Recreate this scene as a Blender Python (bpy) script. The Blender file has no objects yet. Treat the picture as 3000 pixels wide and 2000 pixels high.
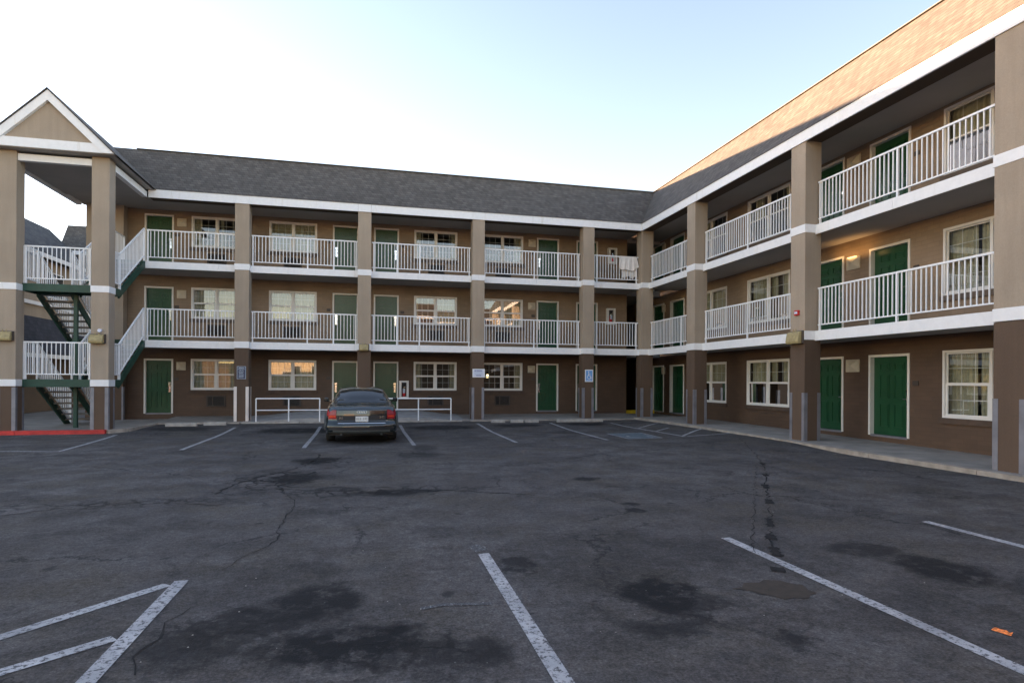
import bpy, math, random
from mathutils import Vector, Matrix
random.seed(7)
C = bpy.context.scene.collection
R = math.radians

# ------------------------------------------------------------------ camera, world, sun
CAMZ = 1.6
yaw, roll = R(13.2386), R(0.3337)
F = Vector((math.sin(yaw), math.cos(yaw), 0)); R0 = Vector((math.cos(yaw), -math.sin(yaw), 0)); U0 = Vector((0, 0, 1))
RT = R0*math.cos(roll) + U0*math.sin(roll); UP = U0*math.cos(roll) - R0*math.sin(roll)
cam = bpy.data.cameras.new("camera"); cam.sensor_width = 36; cam.lens = 1755.9131/3000*36
cam.shift_y = (1114.5767-1000)/3000; cam.clip_end = 3000; cam.clip_start = 0.05
co = bpy.data.objects.new("camera", cam); C.objects.link(co)
m = Matrix.Identity(4)
for i in range(3): m[i][0] = RT[i]; m[i][1] = UP[i]; m[i][2] = -F[i]
m[2][3] = CAMZ
co.matrix_world = m
bpy.context.scene.camera = co

SUN = Vector((-0.82, 0.57, 0.57*0.134)).normalized()     # towards the sun
elev = math.asin(SUN.z); az = math.atan2(SUN.x, SUN.y)
w = bpy.data.worlds.new("World"); bpy.context.scene.world = w; w.use_nodes = True
nt = w.node_tree; nt.nodes.clear()
sky = nt.nodes.new("ShaderNodeTexSky"); sky.sky_type = 'NISHITA'; sky.sun_disc = False
sky.sun_elevation = elev; sky.sun_rotation = az; sky.altitude = 1600; sky.air_density = 1.0; sky.dust_density = 0.6; sky.ozone_density = 1.0
bg = nt.nodes.new("ShaderNodeBackground"); bg.inputs[1].default_value = 0.15
ow = nt.nodes.new("ShaderNodeOutputWorld"); wb = nt.nodes.new("ShaderNodeMix"); wb.data_type = 'RGBA'; wb.blend_type = 'MULTIPLY'; wb.inputs[0].default_value = 1.0; wb.inputs[7].default_value = (1.0, 0.80, 0.78, 1)
nt.links.new(sky.outputs[0], wb.inputs[6]); nt.links.new(wb.outputs[2], bg.inputs[0]); nt.links.new(bg.outputs[0], ow.inputs[0])
sl = bpy.data.lights.new("sun", 'SUN'); sl.energy = 5.0; sl.angle = R(0.5); sl.color = (1.0, 0.62, 0.36)
so = bpy.data.objects.new("sun", sl); C.objects.link(so)
so.rotation_euler = (-SUN).to_track_quat('-Z', 'Y').to_euler()
vs = bpy.context.scene.view_settings; vs.view_transform = 'Standard'; vs.look = 'None'; vs.gamma = 1; vs.exposure = 2.97
vs.use_curve_mapping = False

# ------------------------------------------------------------------ materials
def new_mat(name):
    mt = bpy.data.materials.new(name); mt.use_nodes = True
    return mt, mt.node_tree, mt.node_tree.nodes["Principled BSDF"]
def N(t, typ, **kw):
    n = t.nodes.new(typ)
    for k, v in kw.items(): setattr(n, k, v)
    return n
def pos_uv(t, sx=1, sz=1):
    """wall coordinates: (x+y, z) - works for walls along X and along Y"""
    g = N(t, "ShaderNodeNewGeometry"); s = N(t, "ShaderNodeSeparateXYZ"); t.links.new(g.outputs['Position'], s.inputs[0])
    a = N(t, "ShaderNodeMath", operation='ADD'); t.links.new(s.outputs[0], a.inputs[0]); t.links.new(s.outputs[1], a.inputs[1])
    c = N(t, "ShaderNodeCombineXYZ")
    mx = N(t, "ShaderNodeMath", operation='MULTIPLY'); mx.inputs[1].default_value = sx; t.links.new(a.outputs[0], mx.inputs[0])
    mz = N(t, "ShaderNodeMath", operation='MULTIPLY'); mz.inputs[1].default_value = sz; t.links.new(s.outputs[2], mz.inputs[0])
    t.links.new(mx.outputs[0], c.inputs[0]); t.links.new(mz.outputs[0], c.inputs[1])
    return c.outputs[0], g.outputs['Position']
def noise(t, vec, scale, detail=4, rough=0.55):
    n = N(t, "ShaderNodeTexNoise"); n.inputs['Scale'].default_value = scale; n.inputs['Detail'].default_value = detail
    n.inputs['Roughness'].default_value = rough
    if vec is not None: t.links.new(vec, n.inputs['Vector'])
    return n.outputs[0]
def ramp(t, fac, stops):
    r = N(t, "ShaderNodeValToRGB"); e = r.color_ramp.elements
    while len(e) < len(stops): e.new(0.5)
    for i, (p, c) in enumerate(stops):
        e[i].position = p; e[i].color = (c[0], c[1], c[2], 1) if not isinstance(c, (int, float)) else (c, c, c, 1)
    t.links.new(fac, r.inputs[0]); return r.outputs[0]
def mixc(t, fac, a, b, mode='MIX'):
    n = N(t, "ShaderNodeMix", data_type='RGBA', blend_type=mode)
    for s, v in ((n.inputs[0], fac), (n.inputs[6], a), (n.inputs[7], b)):
        if hasattr(v, 'is_linked') or hasattr(v, 'links'): t.links.new(v, s)
        elif isinstance(v, (int, float)): s.default_value = v
        else: s.default_value = (v[0], v[1], v[2], 1)
    return n.outputs[2]
def bump(t, b, h, strength, dist=0.01):
    n = N(t, "ShaderNodeBump"); n.inputs['Strength'].default_value = strength; n.inputs['Distance'].default_value = dist
    t.links.new(h, n.inputs['Height']); t.links.new(n.outputs[0], b.inputs['Normal'])
def sc(c, k): return tuple(x*k for x in c)
def plain(name, col, rough=0.6, metal=0.0, var=0.12, scale=3.0, bmp=0.0, bscale=60, spec=0.5):
    mt, t, b = new_mat(name)
    g = N(t, "ShaderNodeNewGeometry"); n = noise(t, g.outputs['Position'], scale)
    c = ramp(t, n, [(0.3, sc(col, 1-var)), (0.7, sc(col, 1+var))])
    t.links.new(c, b.inputs['Base Color']); b.inputs['Roughness'].default_value = rough; b.inputs['Metallic'].default_value = metal
    b.inputs['Specular IOR Level'].default_value = spec
    if bmp: bump(t, b, noise(t, g.outputs['Position'], bscale, 3), bmp, 0.004)
    return mt
def brickwall(name, col, var=0.16):
    mt, t, b = new_mat(name)
    uv, pos = pos_uv(t)
    br = N(t, "ShaderNodeTexBrick"); t.links.new(uv, br.inputs['Vector'])
    br.inputs['Scale'].default_value = 1.0; br.inputs['Brick Width'].default_value = 0.30; br.inputs['Row Height'].default_value = 0.10
    br.inputs['Mortar Size'].default_value = 0.008; br.inputs['Mortar Smooth'].default_value = 0.4
    br.inputs['Color1'].default_value = (*sc(col, 1-var), 1); br.inputs['Color2'].default_value = (*sc(col, 1+var), 1)
    br.inputs['Mortar'].default_value = (*sc(col, 0.88), 1)
    big = ramp(t, noise(t, pos, 0.9, 3), [(0.3, 0.82), (0.7, 1.15)])
    t.links.new(mixc(t, 1.0, br.outputs[0], big, 'MULTIPLY'), b.inputs['Base Color'])
    b.inputs['Roughness'].default_value = 0.65
    f = ramp(t, br.outputs['Fac'], [(0, 1.0), (1, 0.0)])
    bump(t, b, f, 0.35, 0.006)
    return mt
def shingle(name, cols, wid=0.30, row=0.14, slope=1.17):
    mt, t, b = new_mat(name)
    uv, pos = pos_uv(t, 1, slope)
    br = N(t, "ShaderNodeTexBrick"); t.links.new(uv, br.inputs['Vector'])
    br.inputs['Scale'].default_value = 1.0; br.inputs['Brick Width'].default_value = wid; br.inputs['Row Height'].default_value = row
    br.inputs['Mortar Size'].default_value = 0.006; br.inputs['Mortar Smooth'].default_value = 0.2
    br.inputs['Color1'].default_value = (*cols[0], 1); br.inputs['Color2'].default_value = (*cols[1], 1); br.inputs['Mortar'].default_value = (*sc(cols[0], 0.5), 1)
    br.inputs['Bias'].default_value = -0.25
    b2 = N(t, "ShaderNodeTexBrick"); t.links.new(uv, b2.inputs['Vector'])
    b2.inputs['Scale'].default_value = 1.0; b2.inputs['Brick Width'].default_value = wid*0.53; b2.inputs['Row Height'].default_value = row
    b2.inputs['Mortar Size'].default_value = 0.0; b2.inputs['Color1'].default_value = (0.85, 0.85, 0.85, 1); b2.inputs['Color2'].default_value = (1.18, 1.16, 1.14, 1)
    b2.offset = 0.37
    c = mixc(t, 1.0, br.outputs[0], b2.outputs[0], 'MULTIPLY')
    big = ramp(t, noise(t, pos, 0.6, 4), [(0.3, 0.94), (0.7, 1.06)])
    t.links.new(mixc(t, 1.0, c, big, 'MULTIPLY'), b.inputs['Base Color']); b.inputs['Roughness'].default_value = 0.9
    bump(t, b, br.outputs[0], 0.3, 0.012)
    return mt
def whitepaint(name, col=(0.87, 0.87, 0.87), stain=0.45):
    mt, t, b = new_mat(name)
    uv, pos = pos_uv(t, 1.0, 0.12)
    n = noise(t, uv, 2.6, 6, 0.7)
    f = ramp(t, n, [(0.60, 0.0), (0.74, stain)])
    c = mixc(t, f, col, (0.48, 0.40, 0.26))
    g = ramp(t, noise(t, pos, 9, 4), [(0.3, 0.93), (0.7, 1.0)])
    t.links.new(mixc(t, 1.0, c, g, 'MULTIPLY'), b.inputs['Base Color']); b.inputs['Roughness'].default_value = 0.5
    return mt
M = {}
TAN = (0.372, 0.300, 0.226); BROWN = (0.112, 0.072, 0.047)
def stucco(name, col):
    mt, t, b = new_mat(name)
    uv, pos = pos_uv(t, 5.0, 0.35)
    c = ramp(t, noise(t, pos, 1.1, 5), [(0.3, sc(col, 0.92)), (0.7, sc(col, 1.07))])
    c = mixc(t, 1.0, c, ramp(t, noise(t, uv, 1.0, 5, 0.65), [(0.3, 0.90), (0.65, 1.04)]), 'MULTIPLY')
    c = mixc(t, 1.0, c, ramp(t, noise(t, pos, 45, 3), [(0.3, 0.94), (0.7, 1.06)]), 'MULTIPLY')
    t.links.new(c, b.inputs['Base Color']); b.inputs['Roughness'].default_value = 0.85
    bump(t, b, noise(t, pos, 90, 3), 0.45, 0.005)
    return mt
M['stucco'] = stucco("tan_stucco", TAN)
M['stucco_low'] = stucco("brown_stucco", BROWN)
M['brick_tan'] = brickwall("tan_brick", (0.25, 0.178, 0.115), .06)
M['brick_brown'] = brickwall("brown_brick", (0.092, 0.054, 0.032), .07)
M['sillbrick'] = plain("sill_brick", (0.085, 0.055, 0.038), 0.8, var=0.2, scale=6)
M['sillbrick_tan'] = plain("sill_brick_tan", (0.13, 0.095, 0.07), 0.8, var=0.15, scale=6)
M['white'] = whitepaint("white_trim")
M['rail'] = plain("white_railing", (0.86, 0.87, 0.88), 0.4, var=0.04, scale=6)
M['soffit'] = plain("grey_soffit", (0.40, 0.37, 0.34), 0.85, var=0.08, scale=0.8)
M['beam'] = plain("brown_beam", (0.10, 0.068, 0.045), 0.85, var=0.08)
M['deck'] = plain("deck_concrete", (0.27, 0.26, 0.25), 0.9, var=0.15)
M['shingle'] = shingle("asphalt_shingle", ((0.088, 0.080, 0.074), (0.130, 0.120, 0.112)), wid=0.20, row=0.11)
M['shingle2'] = shingle("dark_shingle", ((0.055, 0.055, 0.060), (0.095, 0.092, 0.09)))
M['shingle3'] = shingle("blue_black_shingle", ((0.035, 0.038, 0.052), (0.055, 0.058, 0.075)), row=0.2)
M['roofcap'] = plain("roof_edge_metal", (0.10, 0.09, 0.08), 0.5)
M['green'] = plain("green_door_paint", (0.011, 0.064, 0.026), 0.33, var=0.15, scale=2.0)
M['steelgreen'] = plain("green_steel_paint", (0.013, 0.058, 0.038), 0.5, var=0.2, scale=4.0)
M['tread'] = plain("concrete_tread", (0.20, 0.19, 0.175), 0.9, var=0.2, scale=5)
M['steel'] = plain("brushed_steel", (0.22, 0.22, 0.245), 0.5, metal=0.35, var=0.2, scale=3)
M['guard_lit'] = plain("guard_reflected_light", (0.78, 0.70, 0.64), 0.45, var=0.1, scale=2)  # steel guard with pinkish reflected light put into its pale colour
M['chrome'] = plain("chrome", (0.8, 0.8, 0.8), 0.15, metal=1.0, var=0.02)
M['concrete'] = plain("sidewalk_concrete", (0.27, 0.245, 0.215), 0.9, var=0.22, scale=1.8, bmp=0.3)
M['concrete_l'] = plain("ramp_concrete", (0.33, 0.32, 0.31), 0.9, var=0.2, scale=2.5, bmp=0.3)
M['kerb'] = plain("kerb_concrete", (0.34, 0.295, 0.245), 0.9, var=0.28, scale=3.5, bmp=0.4)
M['block'] = plain("wheel_stop_concrete", (0.36, 0.33, 0.29), 0.9, var=0.25, scale=6, bmp=0.5)
M['redpaint'] = plain("red_kerb_paint", (0.50, 0.035, 0.03), 0.6, var=0.3, scale=4)
M['yellow'] = plain("yellow_kerb_paint", (0.75, 0.50, 0.02), 0.6, var=0.25, scale=5)
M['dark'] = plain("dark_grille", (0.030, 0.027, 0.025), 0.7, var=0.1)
M['grille'] = plain("brown_grille", (0.022, 0.019, 0.018), 0.6, var=0.1)
M['grille2'] = plain("taupe_grille_frame", (0.06, 0.045, 0.035), 0.6, var=0.1)
M['lampbody'] = plain("beige_lamp_plastic", (0.55, 0.48, 0.36), 0.5, var=0.08)
M['floodbody'] = plain("tan_floodlight_housing", (0.36, 0.29, 0.14), 0.55, var=0.25, scale=12)
M['bronze'] = plain("dark_bronze", (0.06, 0.045, 0.035), 0.5)
M['interior'] = plain("room_interior", (0.15, 0.13, 0.11), 0.9)
M['curtain'] = plain("curtain_cloth", (0.52, 0.48, 0.34), 0.9, var=0.12, scale=14)
M['blackpaint'] = plain("matte_black", (0.02, 0.02, 0.022), 0.6)
M['red'] = plain("extinguisher_red", (0.55, 0.02, 0.02), 0.4)
M['signblue'] = plain("sign_blue", (0.035, 0.05, 0.11), 0.4, var=0.15, scale=20)
M['hcblue'] = plain("sign_light_blue", (0.16, 0.36, 0.72), 0.4, var=0.1, scale=20)
M['signwhite'] = plain("sign_white", (0.66, 0.70, 0.84), 0.4, var=0.08, scale=20)
M['signtext'] = plain("sign_text", (0.42, 0.50, 0.58), 0.5)
M['signnavy'] = plain("sign_navy_text", (0.10, 0.12, 0.32), 0.5)
M['frame_w'] = plain("vinyl_window_frame", (0.72, 0.70, 0.66), 0.4, var=0.05)
M['frame_d'] = plain("door_frame_paint", (0.72, 0.69, 0.63), 0.45, var=0.06)
M['towel'] = plain("towel_cloth", (0.78, 0.74, 0.70), 0.95, var=0.06, scale=8, bmp=0.5, bscale=40)
M['cream'] = plain("cream_stucco", (0.62, 0.50, 0.33), 0.85, var=0.1)
M['orangewall'] = brickwall("opposite_brick", (0.36, 0.26, 0.18))
M['plate'] = plain("plate_white", (0.66, 0.68, 0.68), 0.4)
M['platetxt'] = plain("plate_text", (0.12, 0.16, 0.14), 0.5)

def glassmat(name, refl, tint=(0.82, 0.86, 0.86)):
    mt, t, b = new_mat(name); t.nodes.remove(b)
    out = t.nodes["Material Output"]
    tr = N(t, "ShaderNodeBsdfTransparent"); tr.inputs[0].default_value = (*tint, 1)
    gl = N(t, "ShaderNodeBsdfGlossy"); gl.inputs['Roughness'].default_value = 0.01; gl.inputs[0].default_value = (1, 1, 1, 1)
    lw = N(t, "ShaderNodeFresnel"); lw.inputs[0].default_value = 1.5
    ad = N(t, "ShaderNodeMath", operation='ADD'); ad.inputs[1].default_value = refl; t.links.new(lw.outputs[0], ad.inputs[0])
    g = N(t, "ShaderNodeNewGeometry"); nb = N(t, "ShaderNodeBump"); nb.inputs['Strength'].default_value = 0.12; nb.inputs['Distance'].default_value = 0.005
    t.links.new(noise(t, g.outputs['Position'], 1.1, 0), nb.inputs['Height']); t.links.new(nb.outputs[0], gl.inputs['Normal'])
    mx = N(t, "ShaderNodeMixShader"); t.links.new(ad.outputs[0], mx.inputs[0]); t.links.new(tr.outputs[0], mx.inputs[1]); t.links.new(gl.outputs[0], mx.inputs[2])
    t.links.new(mx.outputs[0], out.inputs[0]); return mt
M['glass'] = glassmat("window_glass", 0.085)
M['glass_car'] = glassmat("car_glass", 0.06, (0.10, 0.13, 0.14))
def emis(name, col, st):
    mt, t, b = new_mat(name); b.inputs['Base Color'].default_value = (*col, 1)
    b.inputs['Emission Color'].default_value = (*col, 1); b.inputs['Emission Strength'].default_value = st; return mt
M['lit'] = emis("lit_lamp_glass", (1.0, 0.72, 0.35), 1.2)
M['added_warm_glow'] = emis("added_glow_emitter", (1.0, 0.6, 0.25), 0.6)  # emitter added to imitate a warm light patch on the wall
M['tail'] = plain("tail_lamp_red", (0.30, 0.010, 0.020), 0.25, var=0.15, scale=20)
M['amber'] = plain("tail_lamp_amber", (0.62, 0.06, 0.02), 0.2, var=0.2, scale=25)
M['tailpink'] = plain("tail_lamp_upper", (0.30, 0.03, 0.05), 0.2, var=0.15, scale=20)
mt, t, b = new_mat("car_paint_dark_green"); b.inputs['Base Color'].default_value = (0.012, 0.022, 0.026, 1); b.inputs['Roughness'].default_value = 0.22
b.inputs['Coat Weight'].default_value = 1.0; b.inputs['Coat Roughness'].default_value = 0.04; b.inputs['Metallic'].default_value = 0.3
g_ = N(t, "ShaderNodeNewGeometry"); cdirt = ramp(t, noise(t, g_.outputs['Position'], 6, 5), [(0.4, (0.008, 0.016, 0.020)), (0.75, (0.016, 0.027, 0.030))]); t.links.new(cdirt, b.inputs['Base Color'])
M['carpaint'] = mt
M['cladding'] = plain("car_cladding", (0.055, 0.062, 0.060), 0.5, var=0.12, scale=10)
M['rubber'] = plain("tyre_rubber", (0.02, 0.02, 0.02), 0.85)
M['carint'] = plain("car_interior", (0.02, 0.022, 0.025), 0.8)

# asphalt
STAINS_AND_DARKENING = [(2.15, 4.15, .33, .42, .85), (1.95, 3.62, .30, .22, .6), (2.3, 3.9, .3, .2, .6), (1.27, 5.0, .17, .24, .7), (4.78, 4.2, .34, .45, .8), (4.62, 4.85, .34, .26, .65),
          (5.2, 3.6, .45, .3, .5), (-0.35, 4.55, .30, .45, .8), (-0.15, 3.75, .5, .3, .85), (-0.75, 4.2, .4, .25, .7), (-1.0, 3.9, .35, .3, .6), (.45, 3.5, .35, .25, .6), (-.6, 5.3, .35, .35, .35),
          (-2.2, 19.4, 1.3, .8, .8), (2.3, 19.8, 1.1, .7, .75), (7.6, 20.35, .8, .5, .8), (4.9, 20.2, .9, .5, .7), (-5.6, 20.3, 1.0, .6, .6), (-1.2, 10.2, .40, .55, .95), (-1.0, 12.4, .45, .5, .9), (.5, 8.72, .6, .18, .7), (-.5, 9.1, .4, .2, .5),
          (1.0, 12.9, .5, .5, .5), (1.25, 14.2, .3, .6, .5), (3.45, 9.24, .22, .16, .8), (3.2, 6.9, .12, .14, .8), (3.35, 7.25, .13, .1, .8), (-.2, 16.6, 1.0, 1.6, .65), (5.9, 17.8, .8, .5, .35),  # real stains, plus a broad dark ellipse beneath the parked car
          (2.3, 5.0, 1.2, .9, .30), (4.2, 3.4, 1.0, .6, .25), (-1.2, 5.0, .7, .5, .22), (0.2, 8.7, .8, .25, .45), (2.6, 3.2, .12, .14, .7)]
def asphalt():
    mt, t, b = new_mat("asphalt")
    g = N(t, "ShaderNodeNewGeometry"); P = g.outputs['Position']
    def warp(scale, amt, detail=6):
        wn = N(t, "ShaderNodeTexNoise"); wn.inputs['Scale'].default_value = scale; wn.inputs['Detail'].default_value = detail; wn.inputs['Roughness'].default_value = 0.72; t.links.new(P, wn.inputs['Vector'])
        ws = N(t, "ShaderNodeVectorMath", operation='SUBTRACT'); t.links.new(wn.outputs['Color'], ws.inputs[0]); ws.inputs[1].default_value = (0.5, 0.5, 0.5)
        wm = N(t, "ShaderNodeVectorMath", operation='SCALE'); t.links.new(ws.outputs[0], wm.inputs[0]); wm.inputs['Scale'].default_value = amt
        o = N(t, "ShaderNodeVectorMath", operation='ADD'); t.links.new(P, o.inputs[0]); t.links.new(wm.outputs[0], o.inputs[1]); return o.outputs[0]
    PW = warp(2.2, 0.7); PS = warp(7.0, 0.22)
    big = noise(t, P, 0.25, 5, 0.65); mid = noise(t, PS, 1.6, 7, 0.7); fine = noise(t, P, 55, 4, 0.8); agg = noise(t, P, 17, 6, 0.8)
    c = ramp(t, big, [(0.32, (0.080, 0.074, 0.074)), (0.68, (0.142, 0.132, 0.128))])
    c = mixc(t, ramp(t, mid, [(0.42, 0.0), (0.60, 0.9)]), c, (0.072, 0.065, 0.062))
    c = mixc(t, ramp(t, noise(t, PW, 0.7, 6, 0.7), [(0.48, 0.0), (0.66, 0.65)]), c, (0.088, 0.076, 0.060))
    c = mixc(t, ramp(t, noise(t, PS, 0.9, 7, 0.75), [(0.50, 0.0), (0.60, 0.55)]), c, (0.046, 0.044, 0.044))
    c = mixc(t, 1.0, c, ramp(t, fine, [(0.28, 0.45), (0.50, 1.0), (0.72, 1.75)]), 'MULTIPLY')
    c = mixc(t, 1.0, c, ramp(t, agg, [(0.32, 0.60), (0.50, 1.0), (0.68, 1.45)]), 'MULTIPLY')
    acc = None
    def ell(x, y, rx, ry, s, lo=0.6, hi=1.15, src=PW):
        d = N(t, "ShaderNodeVectorMath", operation='SUBTRACT'); t.links.new(src, d.inputs[0]); d.inputs[1].default_value = (x, y, 0)
        e = N(t, "ShaderNodeVectorMath", operation='MULTIPLY'); t.links.new(d.outputs[0], e.inputs[0]); e.inputs[1].default_value = (1/rx, 1/ry, 0)
        l = N(t, "ShaderNodeVectorMath", operation='LENGTH'); t.links.new(e.outputs[0], l.inputs[0])
        mr = N(t, "ShaderNodeMapRange", interpolation_type='SMOOTHSTEP'); mr.inputs[1].default_value = lo; mr.inputs[2].default_value = hi
        mr.inputs[3].default_value = s; mr.inputs[4].default_value = 0; t.links.new(l.outputs['Value'], mr.inputs[0]); return mr.outputs[0]
    def mx2(a, b_, op='MAXIMUM'):
        if a is None: return b_
        q = N(t, "ShaderNodeMath", operation=op); t.links.new(a, q.inputs[0]); t.links.new(b_, q.inputs[1]); return q.outputs[0]
    for x, y, rx, ry, s in STAINS_AND_DARKENING: acc = mx2(acc, ell(x, y, rx*1.1, ry*1.1, min(1, s*1.15)))
    br = mx2(acc, ramp(t, noise(t, PS, 5, 6, 0.75), [(0.36, 0.30), (0.48, 1.0)]), 'MULTIPLY')
    c = mixc(t, br, c, (0.014, 0.0145, 0.016))
    # scattered dark spots of different sizes
    for scl, thr, st in ((1.3, 0.07, 0.7), (3.1, 0.09, 0.55)):
        vo = N(t, "ShaderNodeTexVoronoi"); vo.inputs['Scale'].default_value = scl; t.links.new(PS, vo.inputs['Vector'])
        c = mixc(t, ramp(t, vo.outputs['Distance'], [(thr*0.6, st), (thr*1.3, 0.0)]), c, (0.024, 0.024, 0.027))
    # crazed areas: fine crack networks where the surface has broken up
    v2 = N(t, "ShaderNodeTexVoronoi", feature='DISTANCE_TO_EDGE'); v2.inputs['Scale'].default_value = 3.6; t.links.new(PS, v2.inputs['Vector'])
    net = ramp(t, v2.outputs['Distance'], [(0.03, 1.0), (0.11, 0.0)])
    reg = None
    for q in ((-1.45, 10.2, .9, 1.0, 1), (-.8, 12.4, .7, .7, 1), (-3.0, 8.6, 1.6, .3, .7), (0, 8.85, 1.5, .4, .9), (.9, 13.3, .5, .6, .7), (-.9, 4.1, .5, .5, .6), (.1, 3.6, .7, .4, .7), (2.2, 3.9, .9, .6, .4)): reg = mx2(reg, ell(*q, 0.3, 1.3))
    c = mixc(t, mx2(net, reg, 'MULTIPLY'), c, (0.013, 0.013, 0.014))
    # long hairline cracks
    v4 = N(t, "ShaderNodeTexVoronoi", feature='DISTANCE_TO_EDGE'); v4.inputs['Scale'].default_value = 0.42; t.links.new(PW, v4.inputs['Vector'])
    c = mixc(t, mx2(ramp(t, v4.outputs['Distance'], [(0.003, 1.0), (0.010, 0.0)]), ramp(t, noise(t, P, 0.6, 3), [(0.46, 0.0), (0.58, 0.8)]), 'MULTIPLY'), c, (0.018, 0.018, 0.02))
    # pale grit
    v3 = N(t, "ShaderNodeTexVoronoi"); v3.inputs['Scale'].default_value = 7; t.links.new(P, v3.inputs['Vector'])
    c = mixc(t, ramp(t, v3.outputs['Distance'], [(0.03, 0.55), (0.05, 0.0)]), c, (0.24, 0.24, 0.23))
    t.links.new(c, b.inputs['Base Color'])
    b.inputs['Roughness'].default_value = 0.85; b.inputs['Specular IOR Level'].default_value = 0.16
    bump(t, b, mx2(fine, agg, 'ADD'), 0.8, 0.008)
    return mt
M['asphalt'] = asphalt()
def linepaint(name, strength):
    mt, t, b = new_mat(name)
    g = N(t, "ShaderNodeNewGeometry"); P = g.outputs['Position']
    f = ramp(t, noise(t, P, 26, 7, 0.8), [(0.52, 0.0), (0.57, 1.0)])
    f2 = ramp(t, noise(t, P, 2.0, 4), [(0.35, 1-strength), (0.65, 1.0-strength*0.6)])
    c = mixc(t, ramp(t, noise(t, P, 6, 3), [(0.3, 0.0), (0.7, 1.0)]), (0.42, 0.42, 0.43), (0.54, 0.53, 0.53))
    c = mixc(t, f, c, (0.085, 0.082, 0.085)); c = mixc(t, f2, c, (0.062, 0.062, 0.07))
    t.links.new(c, b.inputs['Base Color']); b.inputs['Roughness'].default_value = 0.8
    bump(t, b, noise(t, P, 70, 3), 0.5, 0.005)
    return mt
M['line'] = linepaint("worn_line_paint", 1.0)
M['line_mid'] = linepaint("faded_line_paint", 0.75)
def fleckpaint():
    mt, t, b = new_mat("ghost_line_paint"); g = N(t, "ShaderNodeNewGeometry"); P = g.outputs['Position']
    f = ramp(t, noise(t, P, 34, 7, 0.85), [(0.54, 0.0), (0.60, 1.0)])
    c = ramp(t, noise(t, P, 55, 4, 0.8), [(0.28, (.045, .044, .048)), (0.5, (.09, .088, .09)), (0.72, (.14, .138, .14))])
    t.links.new(mixc(t, f, c, (0.36, 0.36, 0.36)), b.inputs['Base Color']); b.inputs['Roughness'].default_value = 0.85; b.inputs['Specular IOR Level'].default_value = 0.16
    return mt
M['line_faint'] = fleckpaint()
M['hcpaint'] = plain("faded_blue_paint", (0.095, 0.125, 0.145), 0.85, var=0.35, scale=7)
M['crack'] = plain("crack_filler", (0.024, 0.023, 0.023), 0.85, var=0.4, scale=12, spec=0.15)
M['patchmat'] = plain("brown_patch", (0.040, 0.029, 0.020), 0.8, var=0.35, scale=9, bmp=0.5)

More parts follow.
